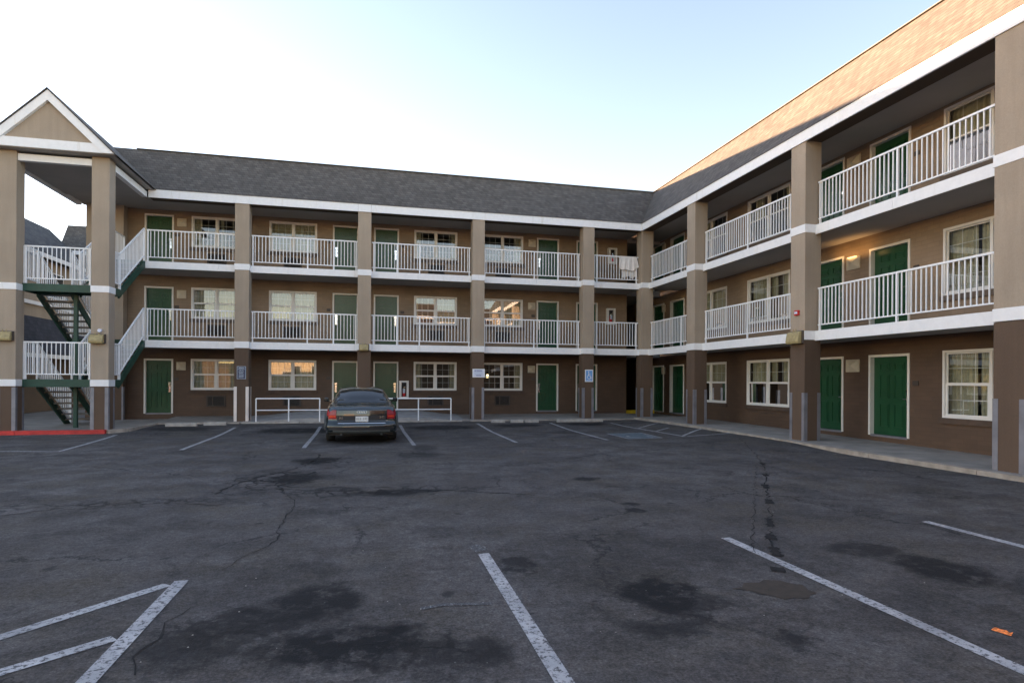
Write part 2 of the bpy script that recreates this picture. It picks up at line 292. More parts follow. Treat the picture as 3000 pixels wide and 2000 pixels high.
# ------------------------------------------------------------------ mesh helpers
class MB:
    def __init__(s): s.v = []; s.f = []; s.mi = []; s.cur = 0
    def quad(s, *p):
        n = len(s.v); s.v += [tuple(q) for q in p]; s.f.append(tuple(range(n, n+len(p)))); s.mi.append(s.cur); return s
    def box(s, x0, x1, y0, y1, z0, z1):
        if x1 < x0: x0, x1 = x1, x0
        if y1 < y0: y0, y1 = y1, y0
        if z1 < z0: z0, z1 = z1, z0
        n = len(s.v)
        s.v += [(x0,y0,z0),(x1,y0,z0),(x1,y1,z0),(x0,y1,z0),(x0,y0,z1),(x1,y0,z1),(x1,y1,z1),(x0,y1,z1)]
        for f in ((0,3,2,1),(4,5,6,7),(0,1,5,4),(1,2,6,5),(2,3,7,6),(3,0,4,7)):
            s.f.append(tuple(n+i for i in f)); s.mi.append(s.cur)
        return s
    def bar(s, a, b_, wx, wz, up=(0,0,1)):
        """rectangular bar from a to b"""
        a = Vector(a); b_ = Vector(b_); d = (b_-a).normalized(); up = Vector(up)
        if abs(d.dot(up)) > .99: up = Vector((1,0,0))
        sx = d.cross(up).normalized()*wx/2; sz = sx.cross(d).normalized()*wz/2
        n = len(s.v)
        for p in (a, b_):
            for q in (-sx-sz, sx-sz, sx+sz, -sx+sz): s.v.append(tuple(p+q))
        for f in ((0,1,2,3),(7,6,5,4),(0,4,5,1),(1,5,6,2),(2,6,7,3),(3,7,4,0)):
            s.f.append(tuple(n+i for i in f)); s.mi.append(s.cur)
        return s
    def tube(s, pts, r, k=8, cap=True):
        pts = [Vector(p) for p in pts]; n0 = len(s.v)
        for i, p in enumerate(pts):
            d = (pts[min(i+1, len(pts)-1)]-pts[max(i-1, 0)]).normalized()
            u = Vector((0,0,1)) if abs(d.z) < .9 else Vector((1,0,0))
            a = d.cross(u).normalized(); b_ = a.cross(d)
            for j in range(k):
                t_ = 2*math.pi*j/k; s.v.append(tuple(p+(a*math.cos(t_)+b_*math.sin(t_))*r))
        for i in range(len(pts)-1):
            for j in range(k):
                s.f.append((n0+i*k+j, n0+i*k+(j+1)%k, n0+(i+1)*k+(j+1)%k, n0+(i+1)*k+j)); s.mi.append(s.cur)
        if cap:
            s.f.append(tuple(n0+j for j in range(k))); s.mi.append(s.cur)
            s.f.append(tuple(n0+(len(pts)-1)*k+j for j in reversed(range(k)))); s.mi.append(s.cur)
        return s
    def prism(s, poly, d0, d1, axis=1):
        """poly in the two other axes, extruded along axis"""
        n = len(s.v); k = len(poly)
        for d in (d0, d1):
            for a, b_ in poly:
                s.v.append((a, d, b_) if axis == 1 else ((d, a, b_) if axis == 0 else (a, b_, d)))
        s.f.append(tuple(range(n, n+k))); s.f.append(tuple(range(n+2*k-1, n+k-1, -1))); s.mi += [s.cur]*2
        for i in range(k):
            j = (i+1) % k; s.f.append((n+i, n+k+i, n+k+j, n+j)); s.mi.append(s.cur)
        return s
    def mesh(s, name, mats):
        me = bpy.data.meshes.new(name); me.from_pydata(s.v, [], s.f)
        if not isinstance(mats, (list, tuple)): mats = [mats]
        for mm in mats: me.materials.append(mm)
        for p, i in zip(me.polygons, s.mi): p.material_index = i
        import bmesh
        bm = bmesh.new(); bm.from_mesh(me); bmesh.ops.recalc_face_normals(bm, faces=bm.faces); bm.to_mesh(me); bm.free()
        return me
def link(name, me, parent=None, loc=(0,0,0), rz=0.0, bevel=0.0, smooth=False):
    o = bpy.data.objects.new(name, me); C.objects.link(o)
    o.location = loc; o.rotation_euler = (0, 0, rz)
    if parent is not None: o.parent = parent
    if bevel:
        bv = o.modifiers.new("bevel", 'BEVEL'); bv.width = bevel; bv.segments = 2; bv.limit_method = 'ANGLE'
    if smooth:
        for p in me.polygons: p.use_smooth = True
    return o
def build(mb, name, mats, parent=None, loc=(0,0,0), rz=0.0, bevel=0.0, smooth=False):
    return link(name, mb.mesh(name, mats), parent, loc, rz, bevel, smooth)
def tag(o, label=None, cat=None, group=None, kind=None):
    if label: o['label'] = label
    if cat: o['category'] = cat
    if group: o['group'] = group
    if kind: o['kind'] = kind
    return o
def empty(name, loc, rz=0, **kw):
    o = bpy.data.objects.new(name, None); C.objects.link(o); o.location = loc; o.rotation_euler = (0, 0, rz); o.empty_display_size = 0.2
    return tag(o, **kw)
def copy_tree(o, parent=None):
    c = o.copy(); C.objects.link(c)
    if parent is not None: c.parent = parent
    for ch in list(o.children): copy_tree(ch, c)
    return c
def sst(t_, a, b_):
    t_ = min(1, max(0, (t_-a)/(b_-a))); return t_*t_*(3-2*t_)
def asph(x, y):
    return max(.08*sst(y, 18, 21.8), .09*sst(y, 11, 13.5)*sst(x, 7.5, 10.2))

# ------------------------------------------------------------------ ground
gm = MB().quad((-500,-500,-.06),(500,-500,-.06),(500,500,-.06),(-500,500,-.06))
tag(build(gm, "ground", M['concrete']), kind='structure')
lot = MB()
xs = [-45, -35, -26, -20, -16] + [-14+.5*i for i in range(57)] + [16, 20]
ys = [-55, -45, -36, -28, -20, -14, -9, -5, -3] + [-2+.5*i for i in range(50)]
for y in ys:
    for x in xs: lot.v.append((x, y, asph(x, y)))
nx = len(xs)
for j in range(len(ys)-1):
    for i in range(nx-1):
        a = j*nx+i; lot.f.append((a, a+1, a+nx+1, a+nx)); lot.mi.append(0)
LOT = build(lot, "parking_lot", M['asphalt'], smooth=True); tag(LOT, kind='structure')
def ribbon(pts, wd, h=.004, step=.4, jit=0.0, wj=0.0):
    mb = MB(); P = []
    for i in range(len(pts)-1):
        a = Vector((*pts[i], 0)); b_ = Vector((*pts[i+1], 0)); n = max(1, int((b_-a).length/step))
        for k in range(n): P.append(a.lerp(b_, k/n))
    P.append(Vector((*pts[-1], 0)))
    L_ = []
    for i, p in enumerate(P):
        d = (P[min(i+1, len(P)-1)]-P[max(0, i-1)]).normalized(); s_ = Vector((-d.y, d.x, 0))
        q = p + s_*random.uniform(-jit, jit); ww = wd/2*(1+random.uniform(-wj, wj)); ww = max(ww, .002)
        L_.append((q-s_*ww, q+s_*ww))
    for (a, b_), (c, d) in zip(L_[:-1], L_[1:]):
        mb.quad(*[(p.x, p.y, asph(p.x, p.y)+h) for p in (a, c, d, b_)])
    return mb
def line(pts, wd=.1, mt='line', name="parking_line"):
    return build(ribbon(pts, wd), name, M[mt], LOT)
line([(-4.19,20.54),(-4.14,14.78)], mt='line_mid'); line([(-1.6,20.55),(-1.52,14.72)], mt='line_mid'); line([(.97,20.7),(1.04,14.86)], mt='line_mid')
line([(3.68,21.0),(3.67,15.05)], mt='line_mid'); line([(6.35,20.9),(6.27,15.26)], mt='line_mid')
line([(-12,15.6),(-7.82,15.19),(-6.6,14.93),(-6.72,16.5),(-6.95,18.9)], .1, 'line_mid')
line([(8.61,20.65),(8.63,18.46),(8.7,15.47)], .09, 'line_mid', "hatch_line"); line([(8.68,18.46),(10.15,19.98)], .09, 'line_mid', "hatch_line")
line([(8.72,17.27),(9.54,18.01)], .09, 'line_mid', "hatch_line"); line([(8.75,15.66),(10.4,17.4)], .09, 'line', "hatch_line"); line([(8.78,15.47),(9.73,15.52),(10.38,15.8)], .09, 'line_mid', "hatch_line")
line([(-1.45,1.6),(-1.45,5.22)], .105); line([(-4.2,2.0),(-2.215,4.313),(-1.53,5.14)], .1); line([(-4.2,1.95),(-1.95,3.80),(-1.53,4.15)], .1)
line([(1.02,5.45),(1.0,1.2)], .105); line([(3.549,5.484),(3.549,1.0)], .105); line([(6.245,5.65),(6.22,1.0)], .105)
build(ribbon([(.98,5.75),(1.02,5.53)], .11, wj=.5, step=.06), "parking_line", M['line_faint'], LOT)
line([(.35,4.22),(.5,4.27),(.85,4.22)], .05, 'line_faint')
# faded accessible bay emblem on the asphalt
hcm = MB()
hp = [(6.98,15.45),(8.0,15.47),(8.1,17.1),(7.0,17.1)]
hcm.quad(*[(x, y, asph(x, y)+.004) for x, y in hp]); hce = build(hcm, "accessible_bay_emblem", M['hcpaint'], LOT)
def ringrib(cx, cy, rx, ry, a0, a1, wd, h):
    return ribbon([(cx+rx*math.cos(R(a)), cy+ry*math.sin(R(a))) for a in range(a0, a1+1, 20)], wd, h, 9)
for mb_ in (ribbon([hp[0], hp[1], hp[2], hp[3], hp[0]], .06, .008), ringrib(7.5, 16.0, .3, .32, 100, 400, .07, .008), ribbon([(7.42,16.9),(7.45,16.3),(7.8,16.25),(7.9,15.75)], .08, .008)):
    build(mb_, "emblem_line", M['line_mid'], hce)
# cracks
for pts, wd, wj in (([(-1.05,13.4),(-1.05,12.91),(-1.18,11.65),(-1.53,10.92),(-1.93,10.09),(-2.12,9.03)], .07, .9),
                ([(-1.25,11.8),(-1.05,12.6),(-.53,12.67),(-.09,12.38)], .10, .9), ([(-1.5,10.9),(-1.2,10.4),(-1.03,10.12),(-1.34,9.58),(-1.21,9.01)], .10, .9), ([(-1.9,10.1),(-1.5,10.0),(-1.1,10.3),(-.95,10.9)], .08, .9), ([(-1.6,9.9),(-1.8,9.5),(-1.5,9.2)], .05, .9),
                ([(-1.21,9.01),(-.95,8.3),(-.95,7.31),(-.92,6.24),(-1.13,5.71),(-1.23,5.44)], .02, .8),
                ([(-1.34,9.3),(-.6,9.0),(0.0,8.77),(.92,8.76),(1.4,8.55),(2.25,8.1)], .045, .95), ([(-1.2,9.4),(-.7,9.35),(-.2,9.15),(.3,9.1)], .04, .9), ([(.0,8.6),(.5,8.55),(.95,8.7)], .07, .9),
                ([(-6.5,7.3),(-4.18,8.12),(-3.37,8.62),(-2.5,8.75),(-1.88,8.9),(-1.3,9.1)], .028, .9), ([(-3.0,8.7),(-2.3,8.4),(-1.88,8.24),(-1.2,8.6)], .02, .9),
                ([(-1.2,4.6),(-1.28,4.35),(-1.25,4.19),(-1.3,3.85),(-1.25,3.6)], .016, .6),
                ([(9.6,14.2),(9.11,13.21),(8.31,11.68),(7.43,10.22),(6.6,9.0),(5.89,8.03),(5.19,7.0),(4.4,5.92),(4.02,5.4),(3.72,4.92)], .024, .9), ([(7.2,10.1),(5.7,8.03),(4.2,5.95),(3.5,4.95)], .012, .9)):
    build(ribbon(pts, wd*.55, .004, .10, .03, wj), "crack", M['crack'], LOT)
for x, y, l_ in ((5.89,8.03,.35),(5.19,7.0,.3),(4.42,5.95,.4),(4.02,5.4,.22),(3.72,4.92,.3),(3.38,4.45,.12),(7.43,10.22,.3),(6.6,9.0,.2)):
    d_ = .6; build(ribbon([(x+l_*.3, y+l_*.5), (x, y), (x-l_*.25, y-l_*.4)], .085, .0065, .04, .01, .5), "tar_patch", M['crack'], LOT)
pm = MB(); pp = [(2.72,4.12),(2.83,4.14),(2.90,4.22),(3.02,4.20),(3.10,4.25),(3.22,4.21),(3.26,4.12),(3.33,4.08),(3.29,3.97),(3.31,3.90),(3.22,3.87),(3.16,3.81),(3.06,3.85),(2.98,3.83),(2.93,3.93),(2.86,3.98),(2.84,4.06)]
pm.quad(*[(x, y, .004) for x, y in pp]); build(pm, "asphalt_patch", M['patchmat'], LOT)

# sidewalks: floor height field
D, W = 22.3773, 10.6355
YB, XR = 24.35, 12.45
def slab(name, poly, zf, mat, zb=-.05, n=1, **kw):
    mb = MB(); k = len(poly)
    top = [(x, y, zf(x, y)) for x, y in poly]; mb.quad(*top)
    for i in range(k):
        a = top[i]; b_ = top[(i+1) % k]; mb.quad(a, b_, (b_[0], b_[1], zb), (a[0], a[1], zb))
    return build(mb, name, mat, **kw)
walk = empty("sidewalk", (0, 0, 0), kind='structure')
fb = lambda x, y: .115 + .10*min(1, max(0, (y-22.0)/2.35))
slab("walkway_slab", [(-14,19.42),(-7.22,19.42),(-6.98,20.2),(-7.0,22.15),(-7.0,24.4),(-8.6,24.4),(-8.6,40),(-14,40)], lambda x, y: .12, M['concrete'], parent=walk)
for i in range(4):
    a = -6.995 + i*(10.85+6.995)/4; b_ = a + (10.85+6.995)/4-.012
    slab("walkway_slab", [(a,22.15),(b_,22.15),(b_,24.4),(a,24.4)], fb, M['concrete'], parent=walk)
slab("walkway_slab", [(10.86,22.35),(XR+.05,22.35),(XR+.05,31),(10.86,31)], lambda x, y: .16, M['concrete'], parent=walk)
fr = lambda x, y: .165 - .085*sst(20-y, 0, 13)
yy = 22.34
while yy > -8:
    y2 = yy-2.6
    slab("walkway_slab", [(W-.13,y2+.012),(XR+.05,y2+.012),(XR+.05,yy),(W-.13,yy)], lambda x, y: fr(x, y)-.0+.02*max(0, (x-W)/1.8), M['concrete'], parent=walk); yy = y2
kb = empty("kerb", (0, 0, 0), kind='structure')
def kerbseg(pts, wd, zt, mat, name="kerb_stone"):
    for a, b_ in zip(pts[:-1], pts[1:]):
        A = Vector((*a, 0)); B_ = Vector((*b_, 0)); n = max(1, round((B_-A).length/2.4))
        for k in range(n):
            p = A.lerp(B_, k/n); q = A.lerp(B_, (k+1)/n); d = (q-p).normalized(); q = q-d*.012; s_ = Vector((-d.y, d.x, 0))*wd/2
            mb = MB(); za = zt(p.x, p.y); zb = zt(q.x, q.y)
            c = [(p-s_, za), (q-s_, zb), (q+s_, zb), (p+s_, za)]
            tp = [(v.x, v.y, z_) for v, z_ in c]; bt = [(v.x, v.y, -.05) for v, _ in c]
            mb.quad(*tp)
            for i in range(4): mb.quad(tp[i], tp[(i+1) % 4], bt[(i+1) % 4], bt[i])
            build(mb, name, mat, kb, bevel=.02)
kerbseg([(-14,19.32),(-7.35,19.32)], .18, lambda x, y: .13, M['redpaint'], "red_kerb_stone")
kerbseg([(-7.33,19.32),(-6.98,19.75),(-6.92,22.05),(-4.35,22.05)], .17, lambda x, y: .128, M['kerb'])
kerbseg([(3.6,22.05),(10.3,22.05)], .17, lambda x, y: .122, M['kerb'])
kerbseg([(10.28,22.1),(W-.22,20),(W-.22,13),(W-.22,-8)], .2, lambda x, y: fr(x, y)+.004, M['kerb'])
kb2 = MB().box(10.87, 12.43, 24.8, 24.98, .16, .32); build(kb2, "yellow_kerb_stone", M['yellow'], kb, bevel=.015)
# wheelchair ramp
ramp_o = empty("ramp", (0, 0, 0), kind='structure')
rz_ = lambda x: .125 + .205*sst(x, -4.2, -1.9) - .205*sst(x, 1.25, 3.4)
rm = MB(); rx_ = [-4.3+.35*i for i in range(23)]
for a, b_ in zip(rx_[:-1], rx_[1:]):
    for y0, y1, z0, z1 in ((22.2, YB+.02, 0, 1.0),):
        rm.quad((a, 22.2, .13+(rz_(a)-.125)*.5), (b_, 22.2, .13+(rz_(b_)-.125)*.5), (b_, YB+.02, .1+rz_(b_)), (a, YB+.02, .1+rz_(a)))
    rm.quad((a, 22.2, .13+(rz_(a)-.125)*.5), (b_, 22.2, .13+(rz_(b_)-.125)*.5), (b_, 22.2, .0), (a, 22.2, .0))
build(rm, "ramp_slab", M['concrete_l'], ramp_o)
for a in (-4.3, -2.4, -.5, 1.4):
    MBk = MB().box(a, a+1.88, 21.93, 22.195, -.02, .125+random.uniform(-.012, .012)); build(MBk, "ramp_edge", M['block'], ramp_o, bevel=.02)

# ------------------------------------------------------------------ motel building
B = empty("motel_building", (0, D, 0), label="three-storey tan and brown L-shaped motel with white railings and grey shingle roof", cat="motel")
B_INV = Vector((0, -D, 0))
def bl(p): return (p[0], p[1]-D, p[2])          # world -> building-local
RZB, RZR = 0.0, -math.pi/2
def fw(wing, u, v, z=0.0):
    return (u, v, z) if wing == 'b' else (v, -u, z)
def rzof(wing): return RZB if wing == 'b' else RZR
def fbuild(wing, mb, name, mats, bevel=0, parent=None, origin=(0, 0, 0), smooth=False):
    """mesh given in facade coords relative to facade-space origin"""
    loc = fw(wing, *origin)
    if parent is None: loc = bl(loc); parent = B
    return build(mb, name, mats, parent, loc, rzof(wing), bevel, smooth)
L2T, L2B_, L3T, L3B_ = 2.905, 2.655, 5.585, 5.345
FT, FB = 7.95, 7.672
ZR = 9.6

def column(wing, u, wu, wv, v0, base, guards=True, gmat='steel'):
    mb = MB(); mb.cur = 0; mb.box(0, wu, 0, wv, L2B_+.015, 7.80); mb.cur = 1; mb.box(0, wu, 0, wv, base-.08, L2B_+.01)
    o = fbuild(wing, mb, "column", [M['stucco'], M['stucco_low']], .008, origin=(u, v0, 0))
    for z0, z1 in ((L2B_+.02, L2T-.005), (L3B_+.035, L3T+.005)):
        bd = MB().box(-.014, wu+.014, -.014, wv+.014, z0, z1)
        build(bd, "column_band", M['white'], o, (0, 0, 0), 0, .006)
    # shallow joint line
    jd = MB().box(-.0022, wu+.0022, -.0022, wv+.0022, 1.05, 1.062); build(jd, "joint_line", M['beam'], o)
    if guards:
        gmesh = None
        for cx, cy, sx, sy in ((0, 0, 1, 1), (wu, 0, -1, 1), (0, wv, 1, -1), (wu, wv, -1, -1)):
            g = MB(); t_ = .006; L_ = .09
            x0 = cx-sx*t_; y0 = cy-sy*t_
            g.box(x0, cx+sx*L_, y0, cy, base-.02, 1.335); g.box(x0, cx, cy+sy*.0005, cy+sy*L_, base-.02, 1.335)
            gmesh = g.mesh("corner_guard", M[gmat]); link("corner_guard", gmesh, o)
    return o
BC = [-4.611, -.483, 3.710, 8.127]
for u in BC: column('b', u, .465, .47, D, .10, gmat='guard_lit' if u == BC[0] else 'steel')
column('b', 10.634, .50, .50, D, .12)
RC = [-18.839, -13.55, -8.312, -3.05, 2.2]
for u in RC: column('r', u, .53, .47, W, .09)

def deck(wing, u0, u1, v_edge, v_wall, top, bot, left_end=False):
    mb = MB(); mb.cur = 0; mb.box(u0, u1, v_edge+.03, v_wall, top-.24+.03, top-.012)
    fbuild(wing, mb, "deck_slab", [M['soffit']])
    tp = MB().box(u0, u1, v_edge+.03, v_wall-.002, top-.010, top-.002); fbuild(wing, tp, "deck_surface", M['deck'])
    n = max(1, round((u1-u0)/2.3)); 
    for i in range(n):
        a = u0+(u1-u0)*i/n; b_ = u0+(u1-u0)*(i+1)/n-.004
        e = MB().box(a, b_, v_edge, v_edge+.028, bot, top); fbuild(wing, e, "deck_fascia", M['white'], .004)
VDB, VDR = D+.25, W+.30
RAILMESH = {}
def railing(wing, u0, u1, v, top, h=1.09, z0=.15, posts=(), ends=True):
    L_ = u1-u0
    mb = MB()
    mb.bar((0, 0, h-.02), (L_, 0, h-.02), .045, .04); mb.bar((0, 0, z0), (L_, 0, z0), .035, .03)
    n = max(2, round(L_/.118))
    for i in range(1, n):
        x = L_*i/n; mb.bar((x, 0, z0+.01), (x, 0, h-.035), .022, .022, (1, 0, 0))
    o = fbuild(wing, mb, "railing", M['rail'], origin=(u0, v, top))
    for f_ in posts:
        p = MB().box(L_*f_-.021, L_*f_+.021, -.021, .021, -.01, h-.01); build(p, "railing_post", M['rail'], o)
    return o
bays_b = [(-7.47, -4.60), (-4.146, -.483), (-.018, 3.71), (4.175, 8.127), (8.592, 10.64)]
for top, bot in ((L2T, L2B_), (L3T, L3B_)):
    deck('b', -7.47, 10.86, VDB, YB, top, bot)
    mb_posts = [(.012, .988), (.012, .52, .77, .985), (.02, .25, .475, .985), (.012, .515, .765, .985), (.10, .96)]
    for (a, b_), ps in zip(bays_b, mb_posts):
        railing('b', a+.02, b_-.02, VDB+.08, top, posts=ps)
    # right wing deck from the inner corner
    deck('r', -22.66, 6.0, VDR, XR, top, bot)
    rb = [(-22.36, -18.84), (-18.31, -13.55), (-13.02, -8.312), (-7.78, -3.05), (-2.52, 2.2)]
    for (a, b_), ps in zip(rb, [(.03, .70, .985), (.012, .5, .985), (.012, .5, .985), (.012, .5, .985), (.012, .5, .985)]):
        railing('r', a+.02, b_-.02, VDR+.08, top, posts=ps)
# level 2 deck extension to the left behind the stairs
ex = MB().box(-9.7, -7.475, VDB, 24.0, L2T-.2, L2T-.004); fbuild('b', ex, "deck_slab", M['soffit'])
ex = MB().box(-8.62, -7.475, VDB, 24.35, L3T-.2, L3T-.004); fbuild('b', ex, "deck_slab", M['soffit'])
ex = MB().box(-9.7, -7.475, VDB-.03, VDB-.002, L2B_, L2T); fbuild('b', ex, "deck_fascia", M['steelgreen'])
ex = MB().box(-8.62, -7.475, VDB-.03, VDB-.002, L3B_, L3T); fbuild('b', ex, "deck_fascia", M['steelgreen'])

# ---- walls with openings
def wall(wing, u0, u1, z0, z1, v, holes, mat, th=.13):
    us = sorted({u0, u1, *[h[0] for h in holes], *[h[1] for h in holes]}); zs = sorted({z0, z1, *[h[2] for h in holes], *[h[3] for h in holes]})
    mb = MB()
    for a, b_ in zip(us[:-1], us[1:]):
        for c, d in zip(zs[:-1], zs[1:]):
            mu, mz = (a+b_)/2, (c+d)/2
            if any(h[0] < mu < h[1] and h[2] < mz < h[3] for h in holes): continue
            mb.quad((a, v, c), (b_, v, c), (b_, v, d), (a, v, d))
    for a, b_, c, d in holes:
        mb.quad((a, v, c), (a, v+th, c), (a, v+th, d), (a, v, d)); mb.quad((b_, v, c), (b_, v, d), (b_, v+th, d), (b_, v+th, c))
        mb.quad((a, v, d), (a, v+th, d), (b_, v+th, d), (b_, v, d)); mb.quad((a, v, c), (b_, v, c), (b_, v+th, c), (a, v+th, c))
    return fbuild(wing, mb, "wall", mat)

# window mesh family --------------------------------------------------
def winset(wd, ht):
    """returns dict of meshes in local coords: x 0..wd, y=0 wall face (outward -y), z 0..ht"""
    f = .055; r = {}
    m_ = MB()
    m_.box(0, f, -.018, .10, 0, ht); m_.box(wd-f, wd, -.018, .10, 0, ht); m_.box(f, wd-f, -.018, .10, ht-f, ht); m_.box(f, wd-f, -.018, .10, 0, f)
    m_.box(wd/2-.032, wd/2+.032, -.006, .09, f, ht-f)
    r['frame'] = m_.mesh("window", M['frame_w'])
    s = .03; hw = (wd/2-.032-f); hh = (ht-2*f)/2
    for nm, yo in (('up', .035), ('lo', .012)):
        q = MB(); st = s if nm == 'up' else s*1.5
        q.box(0, st, yo, yo+.03, 0, hh); q.box(hw-st, hw, yo, yo+.03, 0, hh); q.box(st, hw-st, yo, yo+.03, hh-s, hh); q.box(st, hw-st, yo, yo+.03, 0, s*1.1)
        iw = hw-2*st; ih = hh-2.1*s
        for k in (1, 2): x = st+iw*k/3; q.box(x-.007, x+.007, yo+.019, yo+.027, s*1.1, hh-s)
        z = s*1.1+ih/2; q.box(st, hw-st, yo+.0195, yo+.0265, z-.007, z+.007)
        r[nm] = q.mesh("sash", M['frame_w'])
        r['g'+nm] = MB().quad((st, yo+.015, s*1.1), (hw-st, yo+.015, s*1.1), (hw-st, yo+.015, hh-s), (st, yo+.015, hh-s)).mesh("pane", M['glass'])
    r['hw'] = hw; r['hh'] = hh; r['f'] = f; r['wd'] = wd; r['ht'] = ht
    sm = MB().box(-.06, wd+.06, -.055, .02, -.125, -.003)
    r['sill'] = sm
    rm_ = MB(); y0, y1 = .135, 2.2; e = .6
    rm_.quad((-e, y1, -.9), (wd+e, y1, -.9), (wd+e, y1, ht+.15), (-e, y1, ht+.15)); rm_.quad((-e, y0, -.9), (-e, y1, -.9), (-e, y1, ht+.15), (-e, y0, ht+.15))
    rm_.quad((wd+e, y0, -.9), (wd+e, y1, -.9), (wd+e, y1, ht+.15), (wd+e, y0, ht+.15)); rm_.quad((-e, y0, ht+.15), (wd+e, y0, ht+.15), (wd+e, y1, ht+.15), (-e, y1, ht+.15))
    rm_.quad((-e, y0, -.9), (wd+e, y0, -.9), (wd+e, y1, -.9), (-e, y1, -.9))
    # inner face of the wall around the opening
    rm_.quad((-e, y0, -.9), (0, y0, -.9), (0, y0, ht+.15), (-e, y0, ht+.15)); rm_.quad((wd, y0, -.9), (wd+e, y0, -.9), (wd+e, y0, ht+.15), (wd, y0, ht+.15))
    rm_.quad((0, y0, -.9), (wd, y0, -.9), (wd, y0, 0), (0, y0, 0)); rm_.quad((0, y0, ht), (wd, y0, ht), (wd, y0, ht+.15), (0, y0, ht+.15))
    r['room'] = rm_.mesh("room_interior", M['interior'])
    return r
def curtain_mesh(a, b_, ht):
    mb = MB(); n = max(6, int((b_-a)/.02)); zt, zb = ht-.02, -.05
    prev = None
    for i in range(n+1):
        x = a+(b_-a)*i/n; y = .19+.022*math.sin(x*46+math.sin(x*9)*2)+.008*math.sin(x*111)
        cur = (x, y)
        if prev: mb.quad((prev[0], prev[1], zb), (cur[0], cur[1], zb), (cur[0], cur[1], zt), (prev[0], prev[1], zt))
        prev = cur
    return mb.mesh("curtain", M['curtain'])
CURT = {}
mt, t, b = new_mat("screen_mesh"); t.nodes.remove(b); tr_ = N(t, "ShaderNodeBsdfTransparent"); df_ = N(t, "ShaderNodeBsdfDiffuse"); df_.inputs[0].default_value = (.10, .11, .13, 1); ms_ = N(t, "ShaderNodeMixShader"); ms_.inputs[0].default_value = .72
t.links.new(tr_.outputs[0], ms_.inputs[1]); t.links.new(df_.outputs[0], ms_.inputs[2]); t.links.new(ms_.outputs[0], t.nodes["Material Output"].inputs[0])
SCR = MB().quad((0, 0, 0), (1, 0, 0), (1, 0, 1), (0, 0, 1)).mesh("insect_screen", mt)
def window(wing, S, u, v, z, curtains, sillmat, seed=0):
    rnd = random.Random(seed)
    o = link("window", S['frame'], B, bl(fw(wing, u, v, z)), rzof(wing))
    f, hw, hh = S['f'], S['hw'], S['hh']
    for i in range(2):
        x = f if i == 0 else S['wd']/2+.032
        for nm, zz in (('up', f+hh), ('lo', f)):
            sh = link("sash", S[nm], o, (x, 0, zz))
            if seed >= 120 and nm == 'lo': link("insect_screen", SCR, o, (x+.05, -.004, zz+.03)).scale = (hw-.1, 1, hh-.05)
            g = link("pane", S['g'+nm], o, (x, 0, zz)); g.rotation_euler = (R(rnd.uniform(-.5, .5)), 0, R(rnd.uniform(-.5, .5)))
    key = (id(S), sillmat)
    if key not in CURT: CURT[key] = S['sill'].mesh("sill", M[sillmat])
    link("sill", CURT[key], o)
    link("room_interior", S['room'], o)
    for a, b_ in curtains:
        key = (id(S), round(a, 2), round(b_, 2))
        if key not in CURT: CURT[key] = curtain_mesh(a*S['wd'], b_*S['wd'], S['ht'])
        link("curtain", CURT[key], o)
    return o
# doors ----------------------------------------------------------------
def doorset(wd, ht, inset):
    f = .06; r = {}
    m_ = MB(); m_.box(0, f, -.02, inset+.03, 0, ht); m_.box(wd-f, wd, -.02, inset+.03, 0, ht); m_.box(f, wd-f, -.02, inset+.03, ht-f, ht)
    r['frame'] = m_.mesh("door_frame", M['frame_d'])
    th = MB().box(f, wd-f, -.01, inset+.03, -.03, .02); r['thr'] = th.mesh("threshold", M['steel'])
    d = MB(); iw = wd-2*f-.006; x0 = f+.003
    d.box(x0, x0+iw, inset, inset+.04, .025, ht-f-.003)
    leafh = ht-f-.03
    for cx in (.30, .70):
        pw = iw*.26
        for z0, z1 in ((.10, .40), (.47, .775), (.83, .925)):
            xa, xb = x0+iw*cx-pw/2, x0+iw*cx+pw/2; za, zb = .025+leafh*z0, .025+leafh*z1; e = .022
            # raised moulding with a sunken ring
            for (a, b_, c, dd) in ((xa, xa+e, za, zb), (xb-e, xb, za, zb), (xa+e, xb-e, za, za+e), (xa+e, xb-e, zb-e, zb)): d.box(a, b_, inset-.018, inset+.002, c, dd)
            d.box(xa+2.2*e, xb-2.2*e, inset-.012, inset+.002, za+2.2*e, zb-2.2*e)
    r['leaf'] = d.mesh("door", M['green'])
    h = MB(); h.box(-.035, .035, inset-.02, inset-.001, .78, 1.06); h.box(-.045, .045, inset-.03, inset-.001, 1.08, 1.15)
    h.tube([(0, inset-.05, .93), (.10, inset-.05, .93)], .013, 8); h.tube([(0, inset-.001, .93), (0, inset-.055, .93)], .016, 8)
    r['handle'] = h.mesh("handle", M['chrome']); r['wd'] = wd; r['f'] = f
    r['peep'] = MB().tube([(wd/2, inset+.002, 1.5), (wd/2, inset-.006, 1.5)], .008, 8).mesh("peephole", M['bronze'])
    return r
def door(wing, S, u, v, z, handle_right=True):
    o = link("door", S['leaf'], B, bl(fw(wing, u, v, z)), rzof(wing))
    link("door_frame", S['frame'], o); link("threshold", S['thr'], o); link("peephole", S['peep'], o)
    h = link("handle", S['handle'], o, (S['wd']-S['f']-.075 if handle_right else S['f']+.075, 0, 0))
    if handle_right: h.scale = (-1, 1, 1)
    return o
WB = winset(1.735, 1.15); WR = winset(2.13, 1.495)
DB = doorset(.97, 2.0, .07); DR = doorset(1.2, 2.03, .10)
BW = [-6.50, -3.80, 1.665, 4.435]; BD = [-8.062, -1.475, .089, 6.775, 8.53]
OFF_B = [0, 2.645, 5.29]; OFF_R = [0, 2.715, 5.39]
